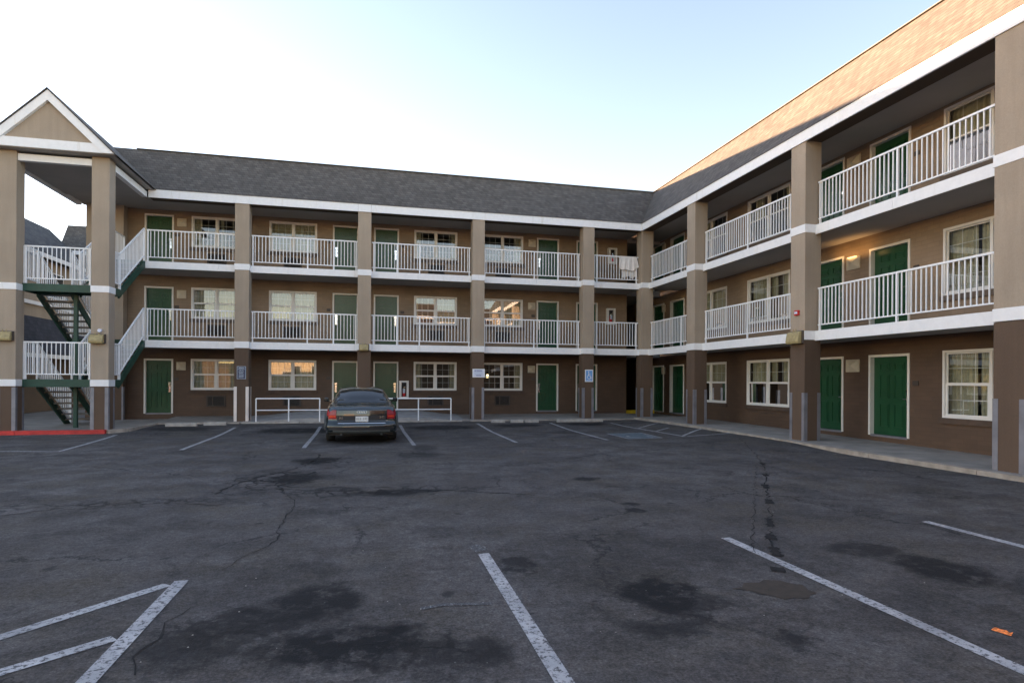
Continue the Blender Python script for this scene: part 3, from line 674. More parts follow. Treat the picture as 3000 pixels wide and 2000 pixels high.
curt_b = [[[(0, 1)], [(.02, .5), (.55, .98)], [(.02, .17), (.84, .98)], [(.82, .98), (.0, .06)]],
          [[(0, .42), (.5, 1)], [(0, 1)], [(0, .1), (.5, .98)], [(.2, .98)]],
          [[(0, .18), (.55, .62)], [(0, 1)], [(.02, .16), (.86, .98)], [(.80, .99)]]]
GL, UPB = [], []
def holes_for(lv, wins, doors, offs, wz, S, DS, dz):
    hs = []
    for u in wins: hs.append((u, u+S['wd'], wz+offs[lv], wz+offs[lv]+S['ht']))
    for u in doors: hs.append((u, u+DS['wd'], dz+offs[lv], dz+offs[lv]+2.0))
    return hs
ZWB, ZDB = 1.185, .325
hb = [holes_for(l, BW, BD, OFF_B, ZWB, WB, DB, ZDB) for l in range(3)]
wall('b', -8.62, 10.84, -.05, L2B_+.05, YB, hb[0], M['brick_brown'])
wall('b', -8.62, 10.84, L2T-.06, L3B_+.04, YB, hb[1], M['brick_tan'])
wall('b', -8.62, 10.84, L3T-.06, 7.9, YB, hb[2], M['brick_tan'])
for l in range(3):
    for i, u in enumerate(BW):
        window('b', WB, u, YB, ZWB+OFF_B[l], curt_b[l][i], 'sillbrick' if l == 0 else 'sillbrick_tan', l*10+i)
    for i, u in enumerate(BD):
        door('b', DB, u, YB, ZDB+OFF_B[l], handle_right=(i in (0, 2)))
# right wing openings (u = -y)
RWN = [-21.35, -18.01, -10.84, -6.2, -3.6]; RDN = [-25.15, -23.415, -14.93, -12.884, -1.3]
ZWR, ZDR = .83, .275
hr = [[(u, u+WR['wd'], ZWR+OFF_R[l], ZWR+OFF_R[l]+WR['ht']) for u in RWN] + [(u, u+1.2, ZDR+OFF_R[l], ZDR+OFF_R[l]+2.03) for u in RDN] for l in range(3)]
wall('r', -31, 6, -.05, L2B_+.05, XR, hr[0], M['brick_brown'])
wall('r', -31, 6, L2T-.06, L3B_+.04, XR, hr[1], M['brick_tan'])
wall('r', -31, 6, L3T-.06, 7.9, XR, hr[2], M['brick_tan'])
curt_r = [[(0, 1)], [(.04, .42), (.5, .62), (.75, .98)], [(0, .3), (.33, 1)], [(0, 1)], [(0, 1)]]
curt_r3 = [[(0, .5)], [(.1, .3), (.8, .98)], [(0, .62)], [(0, 1)], [(0, 1)]]
for l in range(3):
    for i, u in enumerate(RWN):
        window('r', WR, u, XR, ZWR+OFF_R[l], (curt_r3 if l == 2 else curt_r)[i], 'sillbrick' if l == 0 else 'sillbrick_tan', 100+l*10+i)
    for i, u in enumerate(RDN): door('r', DR, u, XR, ZDR+OFF_R[l], handle_right=True)
# left pilaster block and wall ends
def bbox(name, mat, *a, bevel=0): return build(MB().box(*a), name, M[mat], B, (0, -D, 0), 0, bevel)
bbox("wall", 'stucco_low', -9.8, -8.625, 24.0, 30, -.05, L2B_+.03); bbox("wall", 'stucco', -9.8, -8.625, 24.0, 30, L2B_+.032, 7.9)
bbox("corner_guard", 'steel', -8.66, -8.60, 23.992, 24.12, .1, 1.3)
bbox("wall", 'brick_brown', 10.835, 10.86, YB+.001, 30.9, -.05, 2.7); bbox("wall", 'brick_tan', 10.836, 10.861, YB+.001, 30.9, 2.702, 7.9)
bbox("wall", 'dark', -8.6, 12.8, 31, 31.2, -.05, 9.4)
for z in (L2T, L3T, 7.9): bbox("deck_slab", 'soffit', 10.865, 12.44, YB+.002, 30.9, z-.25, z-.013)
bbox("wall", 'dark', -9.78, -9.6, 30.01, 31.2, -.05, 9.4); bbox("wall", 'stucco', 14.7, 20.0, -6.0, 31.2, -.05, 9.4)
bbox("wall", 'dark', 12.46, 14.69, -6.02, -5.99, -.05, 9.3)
# top-floor ceiling, beams
bbox("ceiling", 'soffit', -10.0, 10.87, D+.47, YB+.0, 7.78, 7.83)
bbox("ceiling", 'soffit', W+.475, XR-.002, -6, 31, 7.785, 7.835)
bbox("beam", 'beam', -7.3, 10.63, D+.012, D+.465, 7.69, 7.93); bbox("beam", 'beam', W+.012, W+.47, -6, 22.85, 7.688, 7.931)
# eaves fascia
def fasc(wing, u0, u1, v, cuts):
    pts = [u0]+sorted(c for c in cuts if u0 < c < u1)+[u1]
    for a, b_ in zip(pts[:-1], pts[1:]):
        mb = MB().box(a, b_-.005, v-.03, v+.01, FB, FT); fbuild(wing, mb, "fascia", M['white'])
fasc('b', -7.30, W-.032, D, [c+d for c in BC for d in (0, .465)]); fasc('r', -D+.03, 6, W, [c+d for c in RC for d in (0, .53)])
# mansard roof
s_ = 1.0
rf = MB()
rf.quad((-9.9, D-.05, FT), (W-.05, D-.05, FT), (W+s_, D+s_, ZR), (-9.9, D+s_, ZR))
rf.quad((W-.05, D-.05, FT), (W-.05, -6, FT), (W+s_, -6, ZR), (W+s_, D+s_, ZR))
rf.quad((-9.9, D+s_, ZR), (W+s_, D+s_, ZR), (W+s_, -6, ZR), (20, -6, ZR), (20, 31.2, ZR), (-9.9, 31.2, ZR))
rf.quad((-9.9, D-.05, FT), (-9.9, D+s_, ZR), (-9.9, 31.2, ZR), (-9.9, 31.2, FT)); rf.quad((-9.9, D-.05, FT-.001), (W-.05, D-.05, FT-.001), (W-.05, D+.5, FT-.001), (-9.9, D+.5, FT-.001))
build(rf, "roof", M['shingle'], B, (0, -D, 0))
cap = MB(); cap.bar((-8.0, D+s_-.01, ZR+.01), (W+s_, D+s_-.01, ZR+.01), .10, .02); cap.bar((W+s_-.01, D+s_, ZR+.0105), (W+s_-.01, -6, ZR+.0105), .10, .02)
build(cap, "roof_cap", M['roofcap'], B, (0, -D, 0))
# portico
PY = 19.4
def pcol(x, wd, dp):
    mb = MB(); mb.cur = 0; mb.box(0, wd, 0, dp, 1.56, 7.92); mb.cur = 1; mb.box(0, wd, 0, dp, .04, 1.36)
    mb.cur = 0; mb.box(.001, wd-.001, .001, dp-.001, 1.36, 1.56)
    o = build(mb, "column", [M['stucco'], M['stucco_low']], B, (x, PY-D, 0), 0, .008)
    for z0, z1 in ((1.365, 1.555), (4.055, 4.24)): build(MB().box(-.014, wd+.014, -.014, dp+.014, z0, z1), "column_band", M['white'], o, bevel=.006)
    for cx, cy, sx, sy in ((0, 0, 1, 1), (wd, 0, -1, 1), (wd, dp, -1, -1)):
        g = MB(); t_ = .006; L_ = .09
        g.box(cx-sx*t_, cx+sx*L_, cy-sy*t_, cy, .10, 1.335); g.box(cx-sx*t_, cx, cy+sy*.0005, cy+sy*L_, .10, 1.335)
        build(g, "corner_guard", M['steel'], o)
    return o
pcol(-10.085, .453, .42); pcol(-7.79, .453, .42)
bbox("beam", 'white', -9.63, -7.79, PY+.05, PY+.2, 7.67, 7.86); bbox("beam", 'white', -7.50, -7.345, PY+.43, D-.0, 7.672, 7.86)
bbox("beam", 'white', -10.08, -9.93, PY+.43, D+1.6, 7.673, 7.86)
bbox("ceiling", 'soffit', -9.925, -7.505, PY+.2, D+.46, 7.72, 7.76)
bbox("soffit", 'soffit', -10.36, -7.14, 19.14, D+.0, 7.925, 7.945)
# gable: stucco triangle, boards, roof
cxp, hwp, zb_, za_ = -8.75, 1.62, 7.95, 9.57
k_ = (za_-zb_)/hwp
gb = MB().prism([(cxp-hwp+.05, zb_+.02), (cxp+hwp-.05, zb_+.02), (cxp, za_-.10)], 19.18, 19.26, 1); build(gb, "gable_wall", M['stucco'], B, (0, -D, 0))
bw = MB().prism([(cxp-hwp-.02, zb_-.01), (cxp+hwp+.02, zb_-.01), (cxp+hwp-.25, zb_+.245), (cxp-hwp+.25, zb_+.245)], 19.10, 19.178, 1); build(bw, "gable_board", M['white'], B, (0, -D, 0))
for sg in (1, -1):
    t_ = .20
    rk = MB().prism([(cxp+sg*(hwp+.02), zb_-.009), (cxp, za_-.004), (cxp, za_-t_*1.45), (cxp+sg*(hwp-.27), zb_-.009)], 19.075, 19.176, 1); build(rk, "rake_board", M['white'], B, (0, -D, 0))
    e = .022
    pr = MB().prism([(cxp+sg*(hwp+.06), zb_-.03), (cxp, za_+.02), (cxp, za_+.02+e*1.4), (cxp+sg*(hwp+.06+e*.5), zb_-.03+e*.6)], 19.04, D+s_+.6, 1); build(pr, "roof", M['shingle'], B, (0, -D, 0))

# ------------------------------------------------------------------ stairs
ST = empty("staircase", (-8.55, 19.7, .12), label="green steel switchback staircase with white railings under the gabled portico", cat="staircase")
SO = (8.55, -19.7, -.12)
def sb(mb, name, mat, bevel=0, parent=ST): return build(mb, name, mat, parent, SO if parent is ST else (0, 0, 0), 0, bevel)
G = M['steelgreen']
def guard(pa, pb, h0=.15, h1=1.06, posts=(0, 1), nm="railing"):
    """sloped or level guard between two points at walking level"""
    a, b_ = Vector(pa), Vector(pb); L_ = (b_-a).length; mb = MB(); u = Vector((0, 0, 1))
    mb.bar(a+u*h1, b_+u*h1, .045, .04); mb.bar(a+u*h0, b_+u*h0, .035, .03)
    n = max(2, round((Vector((b_.x-a.x, b_.y-a.y, 0))).length/.115))
    for i in range(1, n):
        p = a.lerp(b_, i/n); mb.bar(p+u*h0, p+u*(h1-.01), .02, .02)
    for f_ in posts:
        p = a.lerp(b_, f_); mb.box(p.x-.022, p.x+.022, p.y-.022, p.y+.022, p.z-.03, p.z+h1+.01)
    return sb(mb, nm, M['rail'])
XL0, XL1, XR0, XR1 = -9.62, -8.68, -8.50, -7.44
Y0, Y1, YE = 19.70, 20.42, 22.48
for zt, zlow, zhigh in ((1.56, .12, 2.905), (4.285, 2.905, 5.585)):
    mb = MB(); mb.box(-9.66, -7.40, Y0, Y0+.06, zt-.22, zt); mb.box(-9.66, -9.60, Y0+.06, Y1, zt-.22, zt); mb.box(-7.46, -7.40, Y0+.06, Y1, zt-.22, zt); mb.box(-9.60, -7.46, Y1-.06, Y1, zt-.22, zt)
    la = sb(mb, "landing_frame", G, .004)
    sb(MB().box(-9.60, -7.46, Y0+.06, Y1-.06, zt-.05, zt-.004), "landing_slab", M['tread'])
    for xa, xb, z0, z1, nm in ((XL0, XL1, zlow, zt, 'a'), (XR0, XR1, zhigh, zt, 'b')):
        # flight between far end (YE, z0) and landing (Y1, zt)
        sgn = 1
        for x in (xa, xb-.05):
            st = MB(); dz = .12
            st.prism([(Y1, zt-.27), (Y1, zt-.02), (YE, z0-.02), (YE, z0-.27)], x, x+.05, 0); sb(st, "stringer", G)
        n = 8; 
        for i in range(1, n):
            f_ = i/n; y = Y1+(YE-Y1)*f_; z = zt+(z0-zt)*f_
            tr = MB().box(xa+.051, xb-.051, y-.15, y+.13, z-.05, z); sb(tr, "tread", M['tread'], .006)
        for x in (xa+.02, xb-.02): guard((x, Y1+.02, zt), (x, YE, z0), posts=(0, 1))
    guard((-9.60, Y0+.04, zt), (-7.43, Y0+.04, zt), posts=(.02, .76)); guard((-9.61, Y0+.08, zt), (-9.61, Y1, zt), posts=(0,)); guard((-7.43, Y0+.08, zt), (-7.43, Y1, zt), posts=(0, 1))
guard((-8.60, YE, 5.585), (-8.60, 24.0, 5.585), posts=(0, 1))
guard((-9.66, VDB, 2.905), (-9.66, 24.0, 2.905), posts=(0, 1))
for x, y in ((-8.56, 20.36), (-8.59, 22.52)): sb(MB().box(x-.05, x+.05, y-.05, y+.05, .12, 4.10 if y < 21 else 5.4), "post", G, .004)

# ------------------------------------------------------------------ sedan
def make_sedan():
    car = empty("parked_car", (-.215, 15.42, 0), R(1.2), label="dark green sedan parked nose-in to the motel, seen from behind", cat="car")
    K = [(0.00,.845,.80,.865,.62),(0.15,.885,.865,.935,.66),(0.5,.905,.90,.955,.67),(0.92,.91,.92,.975,.66),(1.3,.915,.93,1.20,.585),(1.62,.915,.935,1.345,.55),
         (2.15,.915,.935,1.405,.55),(2.7,.915,.93,1.40,.55),(3.1,.91,.92,1.27,.58),(3.52,.905,.91,1.03,.67),(4.0,.89,.86,.93,.66),(4.45,.86,.75,.81,.62),(4.74,.74,.62,.68,.5)]
    def lerpk(y):
        for i in range(len(K)-1):
            if y <= K[i+1][0]:
                f_ = (y-K[i][0])/(K[i+1][0]-K[i][0]); f2 = f_
                p0 = K[max(0, i-1)]; p1 = K[i]; p2 = K[i+1]; p3 = K[min(len(K)-1, i+2)]
                out = []
                for j in range(1, 5):
                    m1 = (p2[j]-p0[j])/max(1e-6, p2[0]-p0[0])*(p2[0]-p1[0]); m2 = (p3[j]-p1[j])/max(1e-6, p3[0]-p1[0])*(p2[0]-p1[0])
                    h = f2; out.append((2*h**3-3*h*h+1)*p1[j]+(h**3-2*h*h+h)*m1+(-2*h**3+3*h*h)*p2[j]+(h**3-h*h)*m2)
                return out
        return list(K[-1][1:])
    WY = (1.0, 3.76); WRAD = .365
    def sill(y):
        z = .25
        for wy in WY:
            d = abs(y-wy)
            if d < WRAD: z = max(z, .33+math.sqrt(WRAD**2-d*d))
        return z
    def section(y):
        w_, bz, tz, xr = lerpk(y); zs_ = sill(y); xb = w_-.105
        side_mid = max(zs_+.02, .55)
        bulge = w_
        g = (tz-bz) 
        return [(0, max(.24, zs_-.02) if zs_ < .3 else zs_), (w_-.25, zs_), (w_-.03, zs_+.002), (bulge-.002, max(.42, zs_+.04)), (w_-.045, max(bz-.12, zs_+.08)), (w_-.075, bz), (xb, bz+.02),
                (xb*.45+xr*.55, bz+.02+(g-.02)*.55), (xr+.03, tz-.055 if g > .15 else tz-.018), (xr*.55, tz-.012), (0, tz)]
    Yr = [(0.0, .30), (.22, .10), (.30, .02), (.46, .0), (.52, .05), (.56, .085), (.70, .085), (.84, .10), (.88, .12), (.96, .16), (2, .16)]
    def yr(z):
        for (a, c), (b_, d) in zip(Yr[:-1], Yr[1:]):
            if z <= b_: return c+(d-c)*(z-a)/(b_-a)
        return .16
    def yoff(x, z): return yr(z)+.15*abs(min(1, abs(x)/.85))**3.2
    def pt(y, t_):
        s = section(y); i = min(len(s)-2, int(t_)); f_ = t_-i
        x = s[i][0]*(1-f_)+s[i+1][0]*f_; z = s[i][1]*(1-f_)+s[i+1][1]*f_
        k = max(0, 1-y/.75); yo = yoff(x, z)*k*k
        yn = y
        if y > 4.2: yn = y - .16*abs(x/.85)**2*((y-4.2)/.54)
        return Vector((x, yn+yo, z))
    ysn = [i*4.74/72 for i in range(73)]
    ts = [i/3 for i in range(31)]
    def patch(y0, y1, t0, t1, off, ny=16, ntt=10, both=True, sides=(1, -1)):
        mb = MB()
        for sg in sides:
            n0 = len(mb.v)
            for i in range(ny+1):
                for j in range(ntt+1):
                    y = y0+(y1-y0)*i/ny; tt = t0+(t1-t0)*j/ntt; p = pt(y, tt)
                    a = pt(min(4.74, y+.01), tt)-pt(max(0, y-.01), tt); c = pt(y, min(10, tt+.02))-pt(y, max(0, tt-.02)); nn = a.cross(c)
                    if nn.length > 1e-9: nn.normalize()
                    if nn.z < 0 and tt > 6: nn = -nn
                    if nn.x < 0 and tt <= 6: nn = -nn
                    p = p+nn*off; mb.v.append((sg*p.x, p.y, p.z))
            for i in range(ny):
                for j in range(ntt):
                    q = n0+i*(ntt+1)+j; mb.f.append((q, q+1, q+ntt+2, q+ntt+1)); mb.mi.append(0)
        return mb
    body = MB(); n = len(ts)
    for y in ysn:
        for sg in (1, -1):
            for t_ in ts: p = pt(y, t_); body.v.append((sg*p.x, p.y, p.z))
    for i in range(len(ysn)-1):
        for s2 in range(2):
            for j in range(n-1):
                a = i*2*n+s2*n+j; body.f.append((a, a+1, a+2*n+1, a+2*n)); body.mi.append(0)
    for s2 in range(2):   # nose cap
        base = (len(ysn)-1)*2*n+s2*n; body.f.append(tuple(base+j for j in range(n))); body.mi.append(0)
    # rear cap
    sec0 = section(0)
    def hw(z):
        for (xa, za), (xb, zb) in zip(sec0[1:-1], sec0[2:]):
            if za <= z <= zb and zb > za: return xa+(xb-xa)*(z-za)/(zb-za)
        return sec0[2][0] if z < .5 else .3
    zl = [.25,.28,.32,.38,.44,.48,.52,.55,.60,.66,.72,.78,.80,.82,.84,.847]
    zl = [z for z in zl]+[.8535, .865]
    n0 = len(body.v); ns = 28
    def capw(z):
        if z <= .80: return hw(z)
        return hw(z)
    for z in zl:
        for i in range(ns+1):
            s_i = -1+2*i/ns; x = s_i*capw(min(z, .8649)); body.v.append((x, yoff(x, z), z))
    for r_ in range(len(zl)-1):
        for i in range(ns):
            a = n0+r_*(ns+1)+i; body.f.append((a, a+1, a+ns+2, a+ns+1)); body.mi.append(0)
    bo = build(body, "body", M['carpaint'], car, smooth=True)
    def cappatch(x0, x1, z0, z1, off, nxx=8, nz=6, taper=0):
        mb = MB()
        for r_ in range(nz+1):
            z = z0+(z1-z0)*r_/nz
            for i in range(nxx+1):
                f_ = i/nxx; x = x0+(x1-x0)*f_
                lim = capw(min(z, .86))+.004
                x = max(-lim, min(lim, x)); mb.v.append((x, yoff(x, z)-off, z))
        for r_ in range(nz):
            for i in range(nxx): a = r_*(nxx+1)+i; mb.f.append((a, a+1, a+nxx+2, a+nxx+1)); mb.mi.append(0)
        return mb
    # glass
    build(patch(1.0, 1.56, 8.15, 10, .006), "rear_window", M['glass_car'], car, smooth=True)
    build(patch(3.08, 3.48, 8.15, 10, .006), "windscreen", M['glass_car'], car, smooth=True)
    build(patch(1.42, 3.2, 6.25, 7.8, .006, 20), "side_windows", M['glass_car'], car, smooth=True)
    build(patch(1.3, 3.3, 6.2, 10, -.02), "cabin", M['carint'], car, smooth=True)
    # tail lamps
    for sg in (-1, 1):
        xa, xb = sorted((sg*.62, sg*.86)); nm = build(cappatch(xa, xb, .615, .84, .010), "tail_light", M['tail'], car, smooth=True)
        xa, xb = sorted((sg*.64, sg*.80)); build(cappatch(xa, xb, .66, .70, .016, 5, 3), "indicator_lens", M['amber'], nm, smooth=True)
        xa, xb = sorted((sg*.63, sg*.83)); build(cappatch(xa, xb, .73, .82, .015, 5, 3), "upper_lens", M['tailpink'], nm, smooth=True)
        sp = patch(.0, .22, 3.9, 4.85, .008, 6, 5, sides=(sg,)); build(sp, "side_lens", M['tail'], nm, smooth=True)
    build(cappatch(-.60, .60, .53, .70, -.0 + .004, 20, 6), "trunk_panel", M['blackpaint'], car, smooth=True)
    build(cappatch(-.58, .58, .505, .522, .02, 20, 2), "chrome_strip", M['chrome'], car, smooth=True)
    build(cappatch(-.70, .70, .30, .34, .012, 20, 3), "bumper_strip", M['cladding'], car, smooth=True)
    build(cappatch(-.8, .8, .34, .42, .006, 20, 3), "bumper_insert", M['blackpaint'], car, smooth=True)
    lp = build(MB().box(-.155, .155, .055, .068, .55, .685), "licence_plate", M['plate'], car)
    # rings badge
    rg = MB()
    for k in range(4):
        cx = (k-1.5)*.055; rg.tube([(cx+.036*math.cos(a), .095-.0, .79+.036*math.sin(a)) for a in [2*math.pi*i/16 for i in range(17)]], .007, 6, False)
    rg2 = build(rg, "ring_badge", M['chrome'], car, (0, -.006, 0))
    def text(s, size, loc, mat, name, parent):
        cu = bpy.data.curves.new(name, 'FONT'); cu.body = s; cu.size = size; cu.extrude = .002; cu.align_x = 'CENTER'; cu.align_y = 'CENTER'
        o = bpy.data.objects.new(name, cu); C.objects.link(o); dg = bpy.context.evaluated_depsgraph_get(); dg.update()
        me = bpy.data.meshes.new_from_object(o.evaluated_get(dg)); bpy.data.objects.remove(o); me.materials.clear(); me.materials.append(M[mat])
        me.transform(Matrix.Rotation(R(90), 4, 'X'))
        return link(name, me, parent, loc)
    text("A6", .09, (-.50, .095, .64), 'chrome', "model_badge", car); text("2.7T", .07, (.50, .095, .655), 'chrome', "engine_badge", car)
    for k, ch_ in enumerate("033 37C"):
        if ch_ != ' ': text(ch_, .075, (-.12+.04*k, .052, .617), 'platetxt', "plate_character", lp)
    # wheels, arches, mirrors, exhaust
    whm = MB(); 
    def lathe(mb, prof, k=28):
        n0 = len(mb.v)
        for x, r_ in prof:
            for j in range(k): a = 2*math.pi*j/k; mb.v.append((x, r_*math.cos(a), r_*math.sin(a)))
        for i in range(len(prof)-1):
            for j in range(k): mb.f.append((n0+i*k+j, n0+i*k+(j+1) % k, n0+(i+1)*k+(j+1) % k, n0+(i+1)*k+j)); mb.mi.append(mb.cur)
    tyre = MB(); lathe(tyre, [(-.11, .21), (-.115, .30), (-.09, .33), (.09, .33), (.115, .30), (.11, .21), (-.11, .21)]); tm = tyre.mesh("tyre", M['rubber'])
    rim = MB(); lathe(rim, [(.10, .212), (.085, .19), (.07, .18)]); lathe(rim, [(.075, .06), (.09, .04), (.09, .0005)])
    for k in range(5):
        a = 2*math.pi*k/5; rim.bar((.08, .04*math.cos(a), .04*math.sin(a)), (.085, .19*math.cos(a), .19*math.sin(a)), .05, .03)
    rmesh = rim.mesh("rim", M['steel'])
    for sx in (-1, 1):
        for wy in WY:
            wo = empty("wheel", (sx*.785, wy, .33)); wo.parent = car; link("tyre", tm, wo, smooth=True); q = link("rim", rmesh, wo, rz=0 if sx > 0 else math.pi)
            ar = MB(); prof = []
            for i in range(19):
                a = math.pi*i/18; prof.append((wy+math.cos(a)*.365, .33+math.sin(a)*.365, wy+math.cos(a)*.43, .33+math.sin(a)*.43))
            for p, q_ in zip(prof[:-1], prof[1:]):
                xo = sx*.935; xi = sx*.80
                ar.quad((xo, p[0], p[1]), (xo, q_[0], q_[1]), (sx*.93, q_[2], q_[3]), (sx*.93, p[2], p[3]))
                ar.quad((xo, p[0], p[1]), (xo, q_[0], q_[1]), (xi, q_[0], q_[1]), (xi, p[0], p[1])); ar.quad((sx*.93, p[2], p[3]), (sx*.93, q_[2], q_[3]), (sx*.88, q_[2], q_[3]+.01), (sx*.88, p[2], p[3]+.01))
            build(ar, "wheel_arch", M['cladding'], car)
        mi = MB().box(sx*.93, sx*1.06, 3.05, 3.12, .95, 1.07); build(mi, "wing_mirror", M['carpaint'], car, bevel=.025)
        build(MB().bar((sx*.86, 3.1, .95), (sx*.95, 3.1, .98), .05, .04), "mirror_arm", M['carpaint'], car)
    ub = MB().box(-.78, .78, .25, 4.5, .2, .36); build(ub, "underbody", M['blackpaint'], car)
    lowc = cappatch(-.83, .83, .25, .30, .012, 20, 2); build(lowc, "lower_bumper", M['cladding'], car, smooth=True)
    for x in (-.5, .48): build(MB().tube([(x, .02, .235), (x, .35, .235)], .026, 12), "exhaust_pipe", M['cladding'], car)
    for x in (-.36, .36):
        hd = MB().box(x-.12, x+.12, 1.78, 1.87, 1.0, 1.17); build(hd, "headrest", M['carint'], car, bevel=.03)
    return car
make_sedan()

# ------------------------------------------------------------------ small things on the motel
FLN = ["ground floor", "middle floor", "top floor"]
# through-wall air conditioners
def make_ac(loc, label):
    o = empty("air_conditioner", loc, label=label, cat="air conditioner", group="air conditioners under the back wing windows")
    fm = MB(); fm.box(-.33, .33, -.045, -.002, .37, .41); fm.box(-.33, .33, -.045, -.002, 0, .04); fm.box(-.33, -.28, -.045, -.002, .04, .37); fm.box(.28, .33, -.045, -.002, .04, .37); fm.box(-.13, -.10, -.04, -.002, .04, .37)
    build(fm, "casing", M['grille2'], o, bevel=.004)
    gr = MB(); gr.box(-.279, .279, -.006, -.001, .041, .369)
    for i in range(11): z = .055+i*.029; gr.box(-.275, .275, -.03, -.008, z, z+.010)
    build(gr, "grille", M['grille'], o)
    return o
wn = ["leftmost", "second", "third", "rightmost"]
ac0 = None
ACX = [-5.63, -2.95, 2.55, 5.32]
for l in range(3):
    for i, x in enumerate(ACX):
        lb = f"brown louvred air conditioner below the {wn[i]} {FLN[l]} window of the long wing"
        loc = (x, YB, .565+OFF_B[l])
        if ac0 is None: ac0 = make_ac(loc, lb)
        else:
            c = copy_tree(ac0); c.location = loc; c['label'] = lb
# wall lights
def make_wl(name, lit=False):
    o = empty(name, (0, 0, 0), cat="wall light", group="wall lights beside the room doors")
    b0 = MB().box(-.155, .155, -.04, -.001, 0, .30); build(b0, "back_plate", M['lampbody'], o, bevel=.008)
    ln = MB(); n0 = 0
    ln.quad((-.135, -.041, .02), (.135, -.041, .02), (0, -.11, .15)); ln.quad((.135, -.041, .02), (.135, -.041, .28), (0, -.11, .15)); ln.quad((.135, -.041, .28), (-.135, -.041, .28), (0, -.11, .15)); ln.quad((-.135, -.041, .28), (-.135, -.041, .02), (0, -.11, .15))
    build(ln, "lamp_cover", M['lampbody'], o)
    return o
wl0 = make_wl("wall_light"); placed = False
spots = []
for l in range(3):
    spots.append(('b', -6.825, YB, 1.915+OFF_B[l], f"square beige wall light right of the leftmost {FLN[l]} door, near the stairs"))
    spots.append(('b', 6.555, YB, 1.93+OFF_B[l], f"square beige wall light left of the {FLN[l]} door nearest the inner corner"))
    spots.append(('r', -23.98, XR, 1.92+OFF_R[l], f"beige wall light on the {FLN[l]} of the right wing, just past the corner column"))
    spots.append(('r', -13.40, XR, 1.88+OFF_R[l], f"beige wall light between two green doors on the {FLN[l]} of the right wing"))
for wing, u, v, z, lb in spots:
    if not placed: o = wl0; placed = True
    else: o = copy_tree(wl0)
    o.location = fw(wing, u, v, z); o.rotation_euler = (0, 0, rzof(wing)); o['label'] = lb
    if wing == 'r' and u > -14:
        o.scale = (1.45, 1, 1.1)
        if 4 < z < 5:  # glow strip and area lamp added to imitate a reflected sunlight patch
            o['label'] = "beige wall light with an added orange glow between two green doors, right wing middle floor"
            build(MB().box(-.10, .10, -.09, -.045, .292, .298), "added_glow", M['added_warm_glow'], o)
            pl_ = bpy.data.lights.new("added_glow_light", 'AREA'); pl_.energy = 0.45; pl_.color = (1, .55, .2); pl_.shape = 'RECTANGLE'; pl_.size = .9; pl_.size_y = .08
            po = bpy.data.objects.new("added_glow_light", pl_); C.objects.link(po); po.parent = o; po.location = (0, -.22, .33); po.rotation_euler = (R(180-35), 0, 0)
# room number plates
np_ = MB().box(-.075, .075, -.02, -.002, 0, .11).mesh("room_number_plate", M['bronze'])
for l in range(3):
    for wing, u, z, lb in (('b', -6.98, 1.54, "right of the leftmost door"), ('b', -1.62, 1.60, "left of the second door"), ('b', 1.20, 1.60, "right of the third door"), ('b', 6.62, 1.62, "left of the fourth door"), ('r', -11.52, 1.54, "right of the nearest green door in the right wing")):
        off = (OFF_B if wing == 'b' else OFF_R)[l]
        if wing == 'b' and u == 1.20 and l == 0: continue
        o = link("room_number_plate", np_, None, fw(wing, u, YB if wing == 'b' else XR, z+off), rzof(wing), .004)
        tag(o, f"small dark number plate {lb}, {FLN[l]}", "number plate", "room number plates")
# fire extinguisher cabinets
def make_ext(loc, label, tall=.72, wd=.37):
    o = empty("fire_extinguisher_cabinet", loc, label=label, cat="extinguisher cabinet", group="fire extinguisher cabinets")
    m_ = MB(); m_.box(-wd/2, wd/2, -.02, -.002, 0, tall); m_.box(-wd/2, wd/2, -.16, -.02, 0, .09); m_.box(-wd/2, wd/2, -.16, -.02, tall-.07, tall); m_.box(-wd/2, -wd/2+.085, -.16, -.02, .09, tall-.07); m_.box(wd/2-.085, wd/2, -.16, -.02, .09, tall-.07)
    build(m_, "cabinet", M['frame_w'], o, bevel=.004)
    build(MB().box(-wd/2+.086, wd/2-.086, -.035, -.021, .091, tall-.071), "cabinet_back", M['dark'], o)
    e = MB(); e.tube([(0, -.09, .10), (0, -.09, .16), (0, -.09, .40)], .055, 12); build(e, "extinguisher", M['red'], o, smooth=True)
    e = MB(); e.tube([(0, -.09, .401), (0, -.09, .44)], .02, 8); e.bar((-.01, -.11, .45), (.07, -.11, .47), .02, .015); build(e, "valve", M['chrome'], o)
    build(MB().box(-.045, .045, -.148, -.146, .23, .40), "instruction_label", M['signtext'], o)
    build(MB().box(-.075, .075, -.156, -.154, tall-.125, tall-.085), "glass_label", M['blackpaint'], o)
    return o
make_ext((1.28, YB, .85), "white fire extinguisher cabinet beside the ground floor door behind the car")
make_ext((10.08, YB, 4.04), "white fire extinguisher cabinet on the middle floor near the corner passage", .70, .39)
make_ext((10.14, YB, 6.67), "white fire extinguisher cabinet on the top floor behind the draped towel", .68, .39)
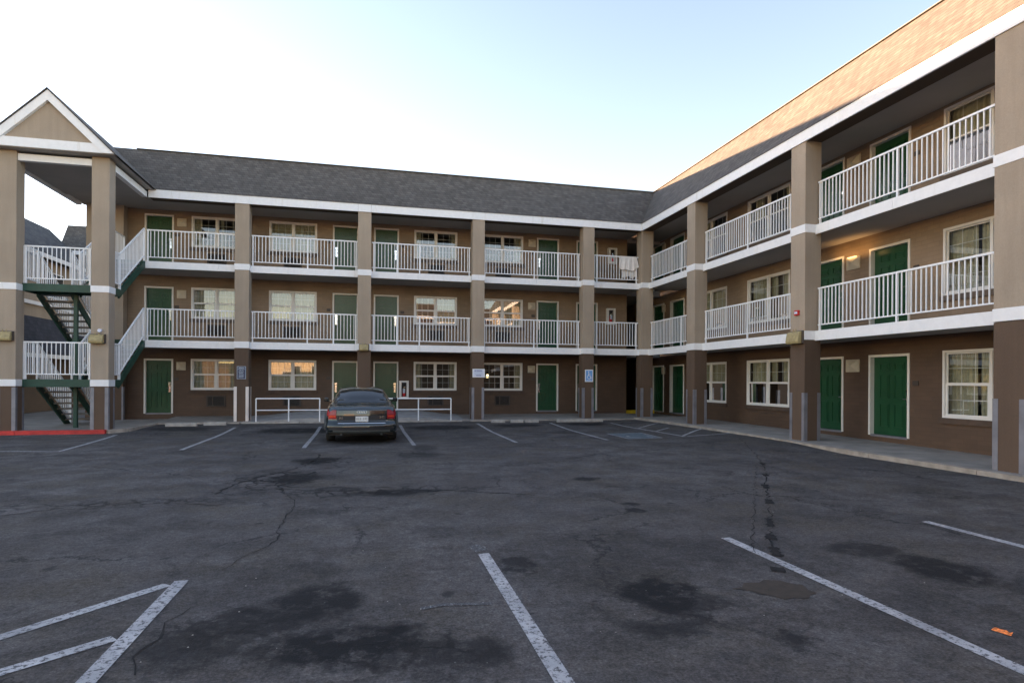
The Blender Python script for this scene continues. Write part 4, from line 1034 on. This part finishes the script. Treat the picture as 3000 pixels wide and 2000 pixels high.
# floodlights on columns
def make_flood(name, loc, rz, label, wd=.36, ht=.25):
    o = empty(name, loc, rz, label=label, cat="floodlight", group="floodlights on the columns")
    build(MB().box(-wd/2, wd/2, -.06, -.002, 0, ht), "housing", M['bronze'], o, bevel=.01)
    ln = MB().prism([(-.061, 0), (-.061, ht-.01), (-.15, ht-.05), (-.19, .06), (-.17, 0)], -wd/2+.015, wd/2-.03, 0)
    build(ln, "lens_cover", M['floodbody'], o, bevel=.015)
    for x in (-.04, .05): build(MB().tube([(x, -.1, ht-.03), (x, -.1, ht+.05)], .012, 8), "stud", M['floodbody'], o)
    return o
f1 = make_flood("floodlight", (-7.60, PY, 2.59), 0, "yellowed floodlight box with a round white sensor on the right portico column", .40, .27)
build(MB().tube([(.05, -.0, .37), (.05, -.07, .37)], .05, 14), "sensor", M['signwhite'], f1, smooth=False)
make_flood("floodlight", (-9.86, PY, 2.62), 0, "floodlight box at the left picture edge on the left portico column", .40, .27)
make_flood("floodlight", (-.25, D, 2.645), 0, "yellowed floodlight box on the column directly behind the parked car")
make_flood("floodlight", (W, 13.27, 2.58), -math.pi/2, "yellowed floodlight box on the second nearest column of the right wing", .50, .33)
al = MB().box(-.08, .08, -.05, -.002, 0, .13); a_ = build(al, "fire_alarm", M['red'], None, (W, 13.28, 3.31), -math.pi/2, .008)
tag(a_, "small red alarm box above the floodlight on a right wing column", "alarm"); build(MB().box(-.05, .05, -.06, -.051, .035, .095), "alarm_face", M['signwhite'], a_)
# signs
def strokes(rows, z1, dz, half, y, h, mb, rnd):
    for r_ in range(rows):
        z = z1-r_*dz; x = -half*rnd.uniform(.75, 1)
        end = half*rnd.uniform(.7, 1)
        while x < end:
            l_ = rnd.uniform(.012, .03); mb.box(x, min(x+l_, end), y-.002, y, z, z+h); x += l_+rnd.uniform(.006, .012)
rnd = random.Random(3)
s1 = empty("parking_notice_sign", (-4.375, D, 1.60), label="dark blue notice sign with pale lettering on the left brown column", cat="sign")
build(MB().box(-.145, .145, -.012, -.001, 0, .44), "sign_border", M['signtext'], s1, bevel=.004); build(MB().box(-.13, .13, -.016, -.0125, .015, .425), "sign_panel", M['signblue'], s1)
mb = MB(); mb.box(-.12, .12, -.0185, -.0165, .335, .345); strokes(6, .29, .048, .085, -.0165, .022, mb, rnd); strokes(1, .365, .1, .10, -.0165, .03, mb, rnd); build(mb, "sign_lettering", M['signtext'], s1)
s2 = empty("parking_notice_sign", (3.965, D, 1.715), label="pale blue-white notice sign wider than tall on a brown column", cat="sign")
build(MB().box(-.235, .235, -.012, -.001, 0, .32), "sign_border", M['rail'], s2, bevel=.004); build(MB().box(-.20, .20, -.016, -.0125, .03, .29), "sign_panel", M['signwhite'], s2)
mb = MB(); strokes(1, .235, .1, .18, -.0165, .04, mb, rnd); strokes(1, .06, .1, .11, -.0165, .03, mb, rnd); build(mb, "sign_lettering", M['signnavy'], s2)
mb = MB(); strokes(3, .19, .045, .16, -.0165, .016, mb, rnd); build(mb, "sign_small_lettering", M['signtext'], s2)
s3 = empty("accessible_parking_sign", (8.39, D, 1.57), label="upright blue accessible parking sign with wheelchair symbol and white border", cat="sign")
build(MB().box(-.17, .17, -.012, -.001, 0, .48), "sign_border", M['rail'], s3, bevel=.004); build(MB().box(-.135, .135, -.016, -.0125, .03, .45), "sign_panel", M['hcblue'], s3)
mb = MB(); mb.tube([(.0+.075*math.cos(R(a)), -.018, .19+.075*math.sin(R(a))) for a in range(110, 371, 20)], .011, 6); mb.tube([(-.02, -.018, .36), (-.015, -.018, .23), (.06, -.018, .225), (.085, -.018, .13), (.11, -.018, .135)], .012, 6); mb.tube([(-.018, -.018, .30), (.05, -.018, .29)], .010, 6)
mb.tube([(-.02, -.012, .40), (-.02, -.022, .40)], .022, 12); build(mb, "wheelchair_symbol", M['rail'], s3)
mb = MB(); mb.box(-.10, .10, -.0185, -.0165, .05, .065); build(mb, "arrow_mark", M['rail'], s3)
# towel over the rail
tw = MB(); tx0, tx1 = 9.82, 10.55; tn = 26; yr0 = VDB+.08; zt = L3T+1.095
def tw_sheet(side, drop, x0, x1, fl):
    n0 = len(tw.v); rows = 16
    for r_ in range(rows+1):
        f_ = r_/rows
        for i in range(tn+1):
            g_ = i/tn; x = x0+(x1-x0)*g_ + fl*f_*(g_-.5)*2 ; dr = drop*(1-.22*abs(2*g_-1)**1.5*(1 if side < 0 else 0)+.06*math.sin(g_*11)); z = zt-dr*f_
            fold = (.018*math.sin(g_*24+f_*2)+.012*math.sin(g_*51))*min(1, f_*2.2)
            y = yr0+side*(.03+fold*.9+.02*f_)
            tw.v.append((x, y, z if f_ > 0 else zt))
    for r_ in range(rows):
        for i in range(tn): a = n0+r_*(tn+1)+i; tw.f.append((a, a+1, a+tn+2, a+tn+1)); tw.mi.append(0)
    return n0
a0 = tw_sheet(-1, .60, tx0, tx1, .07); b0 = tw_sheet(1, .84, tx0+.14, tx1-.03, .01)
for i in range(tn): tw.f.append((a0+i, a0+i+1, b0+i+1, b0+i)); tw.mi.append(0)
to = build(tw, "towel", M['towel'], None, smooth=True); tag(to, "off-white towel draped over the top floor railing near the inner corner", "towel")
sd = to.modifiers.new("thick", 'SOLIDIFY'); sd.thickness = .006
# ramp handrails
def handrail(x0, x1, posts, label):
    o = empty("handrail", (x0, 22.06, 0), label=label, cat="handrail", group="handrails along the ramp")
    zf = lambda x: .10
    mb = MB(); mb.tube([(0, 0, .93), (x1-x0, 0, .93)], .024, 8); build(mb, "top_rail", M['rail'], o, smooth=False)
    return o, zf
h1, _ = handrail(-3.84, -1.74, None, "white pipe handrail left of the parked car")
build(MB().tube([(0, 0, .53), (2.75, 0, .53)], .02, 8), "middle_rail", M['rail'], h1)
for x in (0, 1.06, 2.09): build(MB().tube([(x, 0, .10), (x, 0, .93)], .023, 8), "rail_post", M['rail'], h1)
h2, _ = handrail(.55, 2.88, None, "white pipe handrail right of the parked car")
build(MB().tube([(-.3, 0, .53), (2.33, 0, .53)], .02, 8), "middle_rail", M['rail'], h2)
for x in (.0, 1.14, 2.33): build(MB().tube([(x, 0, .10), (x, 0, .93)], .023, 8), "rail_post", M['rail'], h2)
# wheel stops
def wstop(x0, x1, y, label, rz=0):
    L_ = x1-x0; mb = MB().prism([(-.075, 0), (.075, 0), (.055, .09), (.03, .115), (-.03, .115), (-.055, .09)], 0, L_, 0)
    o = build(mb, "wheel_stop", M['block'], None, (x0, y, asph(x0, y)+.002), rz, .012); tag(o, label, "wheel stop", "concrete wheel stops"); return o
wstop(-6.36, -5.45, 21.1, "left block of the broken wheel stop pair near the stairs", R(2)); wstop(-5.30, -4.62, 21.35, "right block of the broken wheel stop pair near the stairs", R(-1))
wstop(4.22, 4.73, 21.2, "left piece of a wheel stop broken in three", R(-1)); wstop(4.93, 5.40, 21.15, "middle piece of a wheel stop broken in three", R(1)); wstop(5.45, 5.97, 21.12, "right piece of a wheel stop broken in three", R(-1))
wstop(6.68, 8.48, 21.15, "long unbroken wheel stop in front of the accessible parking sign", 0)
# hanging lantern seen in a ground floor window
hl = empty("hanging_lantern", (4.78, YB+.5, 1.72), label="small lit yellow lantern behind the rightmost ground floor window of the long wing", cat="lantern")
mb = MB(); mb.tube([(0, 0, .0), (0, 0, .04), (0, 0, .13)], .045, 10); build(mb, "lamp_glass", M['lit'], hl, smooth=False)
mb = MB(); mb.tube([(0, 0, .131), (0, 0, .20)], .05, 10); mb.tube([(0, 0, .20), (0, 0, .45)], .008, 6); build(mb, "hanger", M['blackpaint'], hl)
# litter
lt = MB(); rl = random.Random(5)
ptsl = [(i*.018-.055, .012*math.sin(i*1.3)) for i in range(7)]
for (a, za), (b_, zb) in zip(ptsl[:-1], ptsl[1:]): lt.quad((a, -.013-.004*rl.random(), .006), (b_, -.013-.004*rl.random(), .006), (b_, .013, .012+abs(zb)), (a, .013, .012+abs(za)))
o = build(lt, "orange_wrapper", plain("orange_foil", (0.75, 0.20, 0.04), 0.4, var=.6, scale=60), None, (3.95, 3.02, 0), R(-75)); tag(o, "crumpled orange wrapper on the asphalt at the lower right", "litter")
gv = MB(); rg = random.Random(11)
for i in range(70):
    x, y = rg.uniform(-5, 8), 2.4+18*rg.random()**1.6
    if rg.random() < .35: x, y = rg.gauss(.2, .8), rg.gauss(4.2, .6)
    s = rg.uniform(.003, .008); z = asph(x, y)+.001; a = rg.random()*3
    c, sn = math.cos(a)*s, math.sin(a)*s
    gv.quad((x-c, y-sn, z), (x+sn, y-c, z), (x+c, y+sn, z), (x-sn, y+c, z)); gv.quad((x-c, y-sn, z), (x+sn, y-c, z), (x, y, z+s*.6)); gv.quad((x+sn, y-c, z), (x+c, y+sn, z), (x, y, z+s*.6)); gv.quad((x+c, y+sn, z), (x-sn, y+c, z), (x, y, z+s*.6)); gv.quad((x-sn, y+c, z), (x-c, y-sn, z), (x, y, z+s*.6))
tag(build(gv, "gravel_bits", M['block']), "tiny pale stones and crumbs scattered over the asphalt", "gravel", kind='stuff')

# ------------------------------------------------------------------ neighbouring buildings (seen through the portico)
nb = empty("neighbour_building", (-16, 30, 0), label="neighbouring building with dark shingle roofs seen behind the stairs", cat="building")
def nbx(mb, name, mat): return build(mb, name, M[mat], nb, (16, -30, 0))
nbx(MB().box(-20, -14.5, 22, 36, -.05, 2.5), "wall", 'brick_brown'); nbx(MB().box(-20, -14.52, 22, 36, 4.2, 7.1), "wall", 'stucco')
q = MB(); q.prism([(-13.6, 2.75), (-13.6, 2.6), (-20, 2.6), (-20, 4.3), (-14.5, 4.3)], 22, 36, 1); nbx(q, "roof", 'shingle3')
nbx(MB().box(-13.58, -13.53, 22, 36, 2.45, 2.62), "fascia", 'white')
q = MB(); q.prism([(-14.1, 7.1), (-14.1, 6.98), (-20, 6.98), (-20, 9.2), (-16.1, 9.2)], 22, 35.4, 1); nbx(q, "roof", 'shingle2')
nbx(MB().box(-14.08, -14.04, 22, 35.4, 6.92, 7.1), "fascia", 'white'); nbx(MB().box(-14.46, -14.40, 22, 35, 4.82, 4.98), "trim_band", 'white')
for y in (24.5, 28.0, 31.5):
    wq = nbx(MB().box(-14.495, -14.46, y, y+1.6, 5.3, 6.5), "window", 'frame_w'); build(MB().box(-14.458, -14.452, y+.07, y+1.53, 5.37, 6.43), "pane", M['dark'], wq)
n2 = empty("neighbour_building", (-12, 36, 0), label="farther brown-roofed building with a white eave right behind the portico column", cat="building")
def n2x(mb, name, mat): return build(mb, name, M[mat], n2, (12, -36, 0))
n2x(MB().box(-16, -9.9, 36.2, 44, -.05, 8.3), "wall", 'stucco'); q = MB(); q.prism([(35.6, 8.22), (35.6, 8.12), (45, 8.12), (45, 9.75), (36.6, 9.75)], -15.8, -9.4, 0); n2x(q, "roof", 'shingle')
n2x(MB().box(-15.75, -9.4, 35.56, 35.6, 8.02, 8.22), "fascia", 'white')
n2x(MB().box(-13.6, -12.6, 36.14, 36.19, 5.6, 7.7), "door", 'green'); wq = n2x(MB().box(-12.1, -10.5, 36.14, 36.19, 6.2, 7.6), "window", 'frame_w'); build(MB().box(-12.0, -10.6, 36.12, 36.138, 6.28, 7.52), "pane", M['dark'], wq)
# buildings behind the camera, seen only in the window reflections; two added blocks shape light
ob = empty("opposite_building", (0, -42, 0), label="sunlit cream building across the lot, reflected in the motel windows", cat="building")
build(MB().box(-16, -2, -3, 0, -.05, 7), "wall", M['cream'], ob); build(MB().box(-2, 3, -3, -.5, -.05, 5.0), "wall", M['brick_tan'], ob)
build(MB().box(-16.2, -1.8, -.0, .15, 6.7, 7.0), "fascia", M['white'], ob)
for i in range(4): wq = build(MB().box(-14.5+i*3, -13.0+i*3, .001, .05, 2.2, 3.6), "window", M['frame_w'], ob); build(MB().box(-14.4+i*3, -13.1+i*3, .051, .056, 2.3, 3.5), "pane", M['dark'], wq)
o3 = empty("sun_blocker", (-40, 40, 0), label="added unseen block beyond the left edge that keeps sun off the opposite wing", cat="building")  # added out of view to block sun from the opposite wing's wall
build(MB().box(-60, 18, 0, 10, -.05, 11.5), "wall", M['stucco'], o3)
o4 = empty("reflection_darkener", (-38, -30, 0), label="added low brown block behind the camera that darkens window reflections", cat="building")  # added out of view so the lower panes reflect something dark
build(MB().box(-22, 21, -6, 0, -.05, 3.1), "wall", M['brick_brown'], o4); build(MB().box(-22.3, 21.3, -6.2, .3, 3.1, 3.5), "roof", M['shingle2'], o4)
o2 = empty("opposite_building", (8, -14, 0), label="opposite motel wing with shingle roof, reflected in the upper windows", cat="building")
build(MB().box(-5, 12, -6, 0, -.05, 7.6), "wall", M['brick_brown'], o2); q = MB(); q.prism([(.6, 7.95), (.6, 7.67), (-6, 7.67), (-6, 9.6), (-.4, 9.6)], -5.3, 12.3, 0); build(q, "roof", M['shingle'], o2)
build(MB().box(-5.3, 12.3, .601, .64, 7.67, 7.95), "fascia", M['white'], o2)
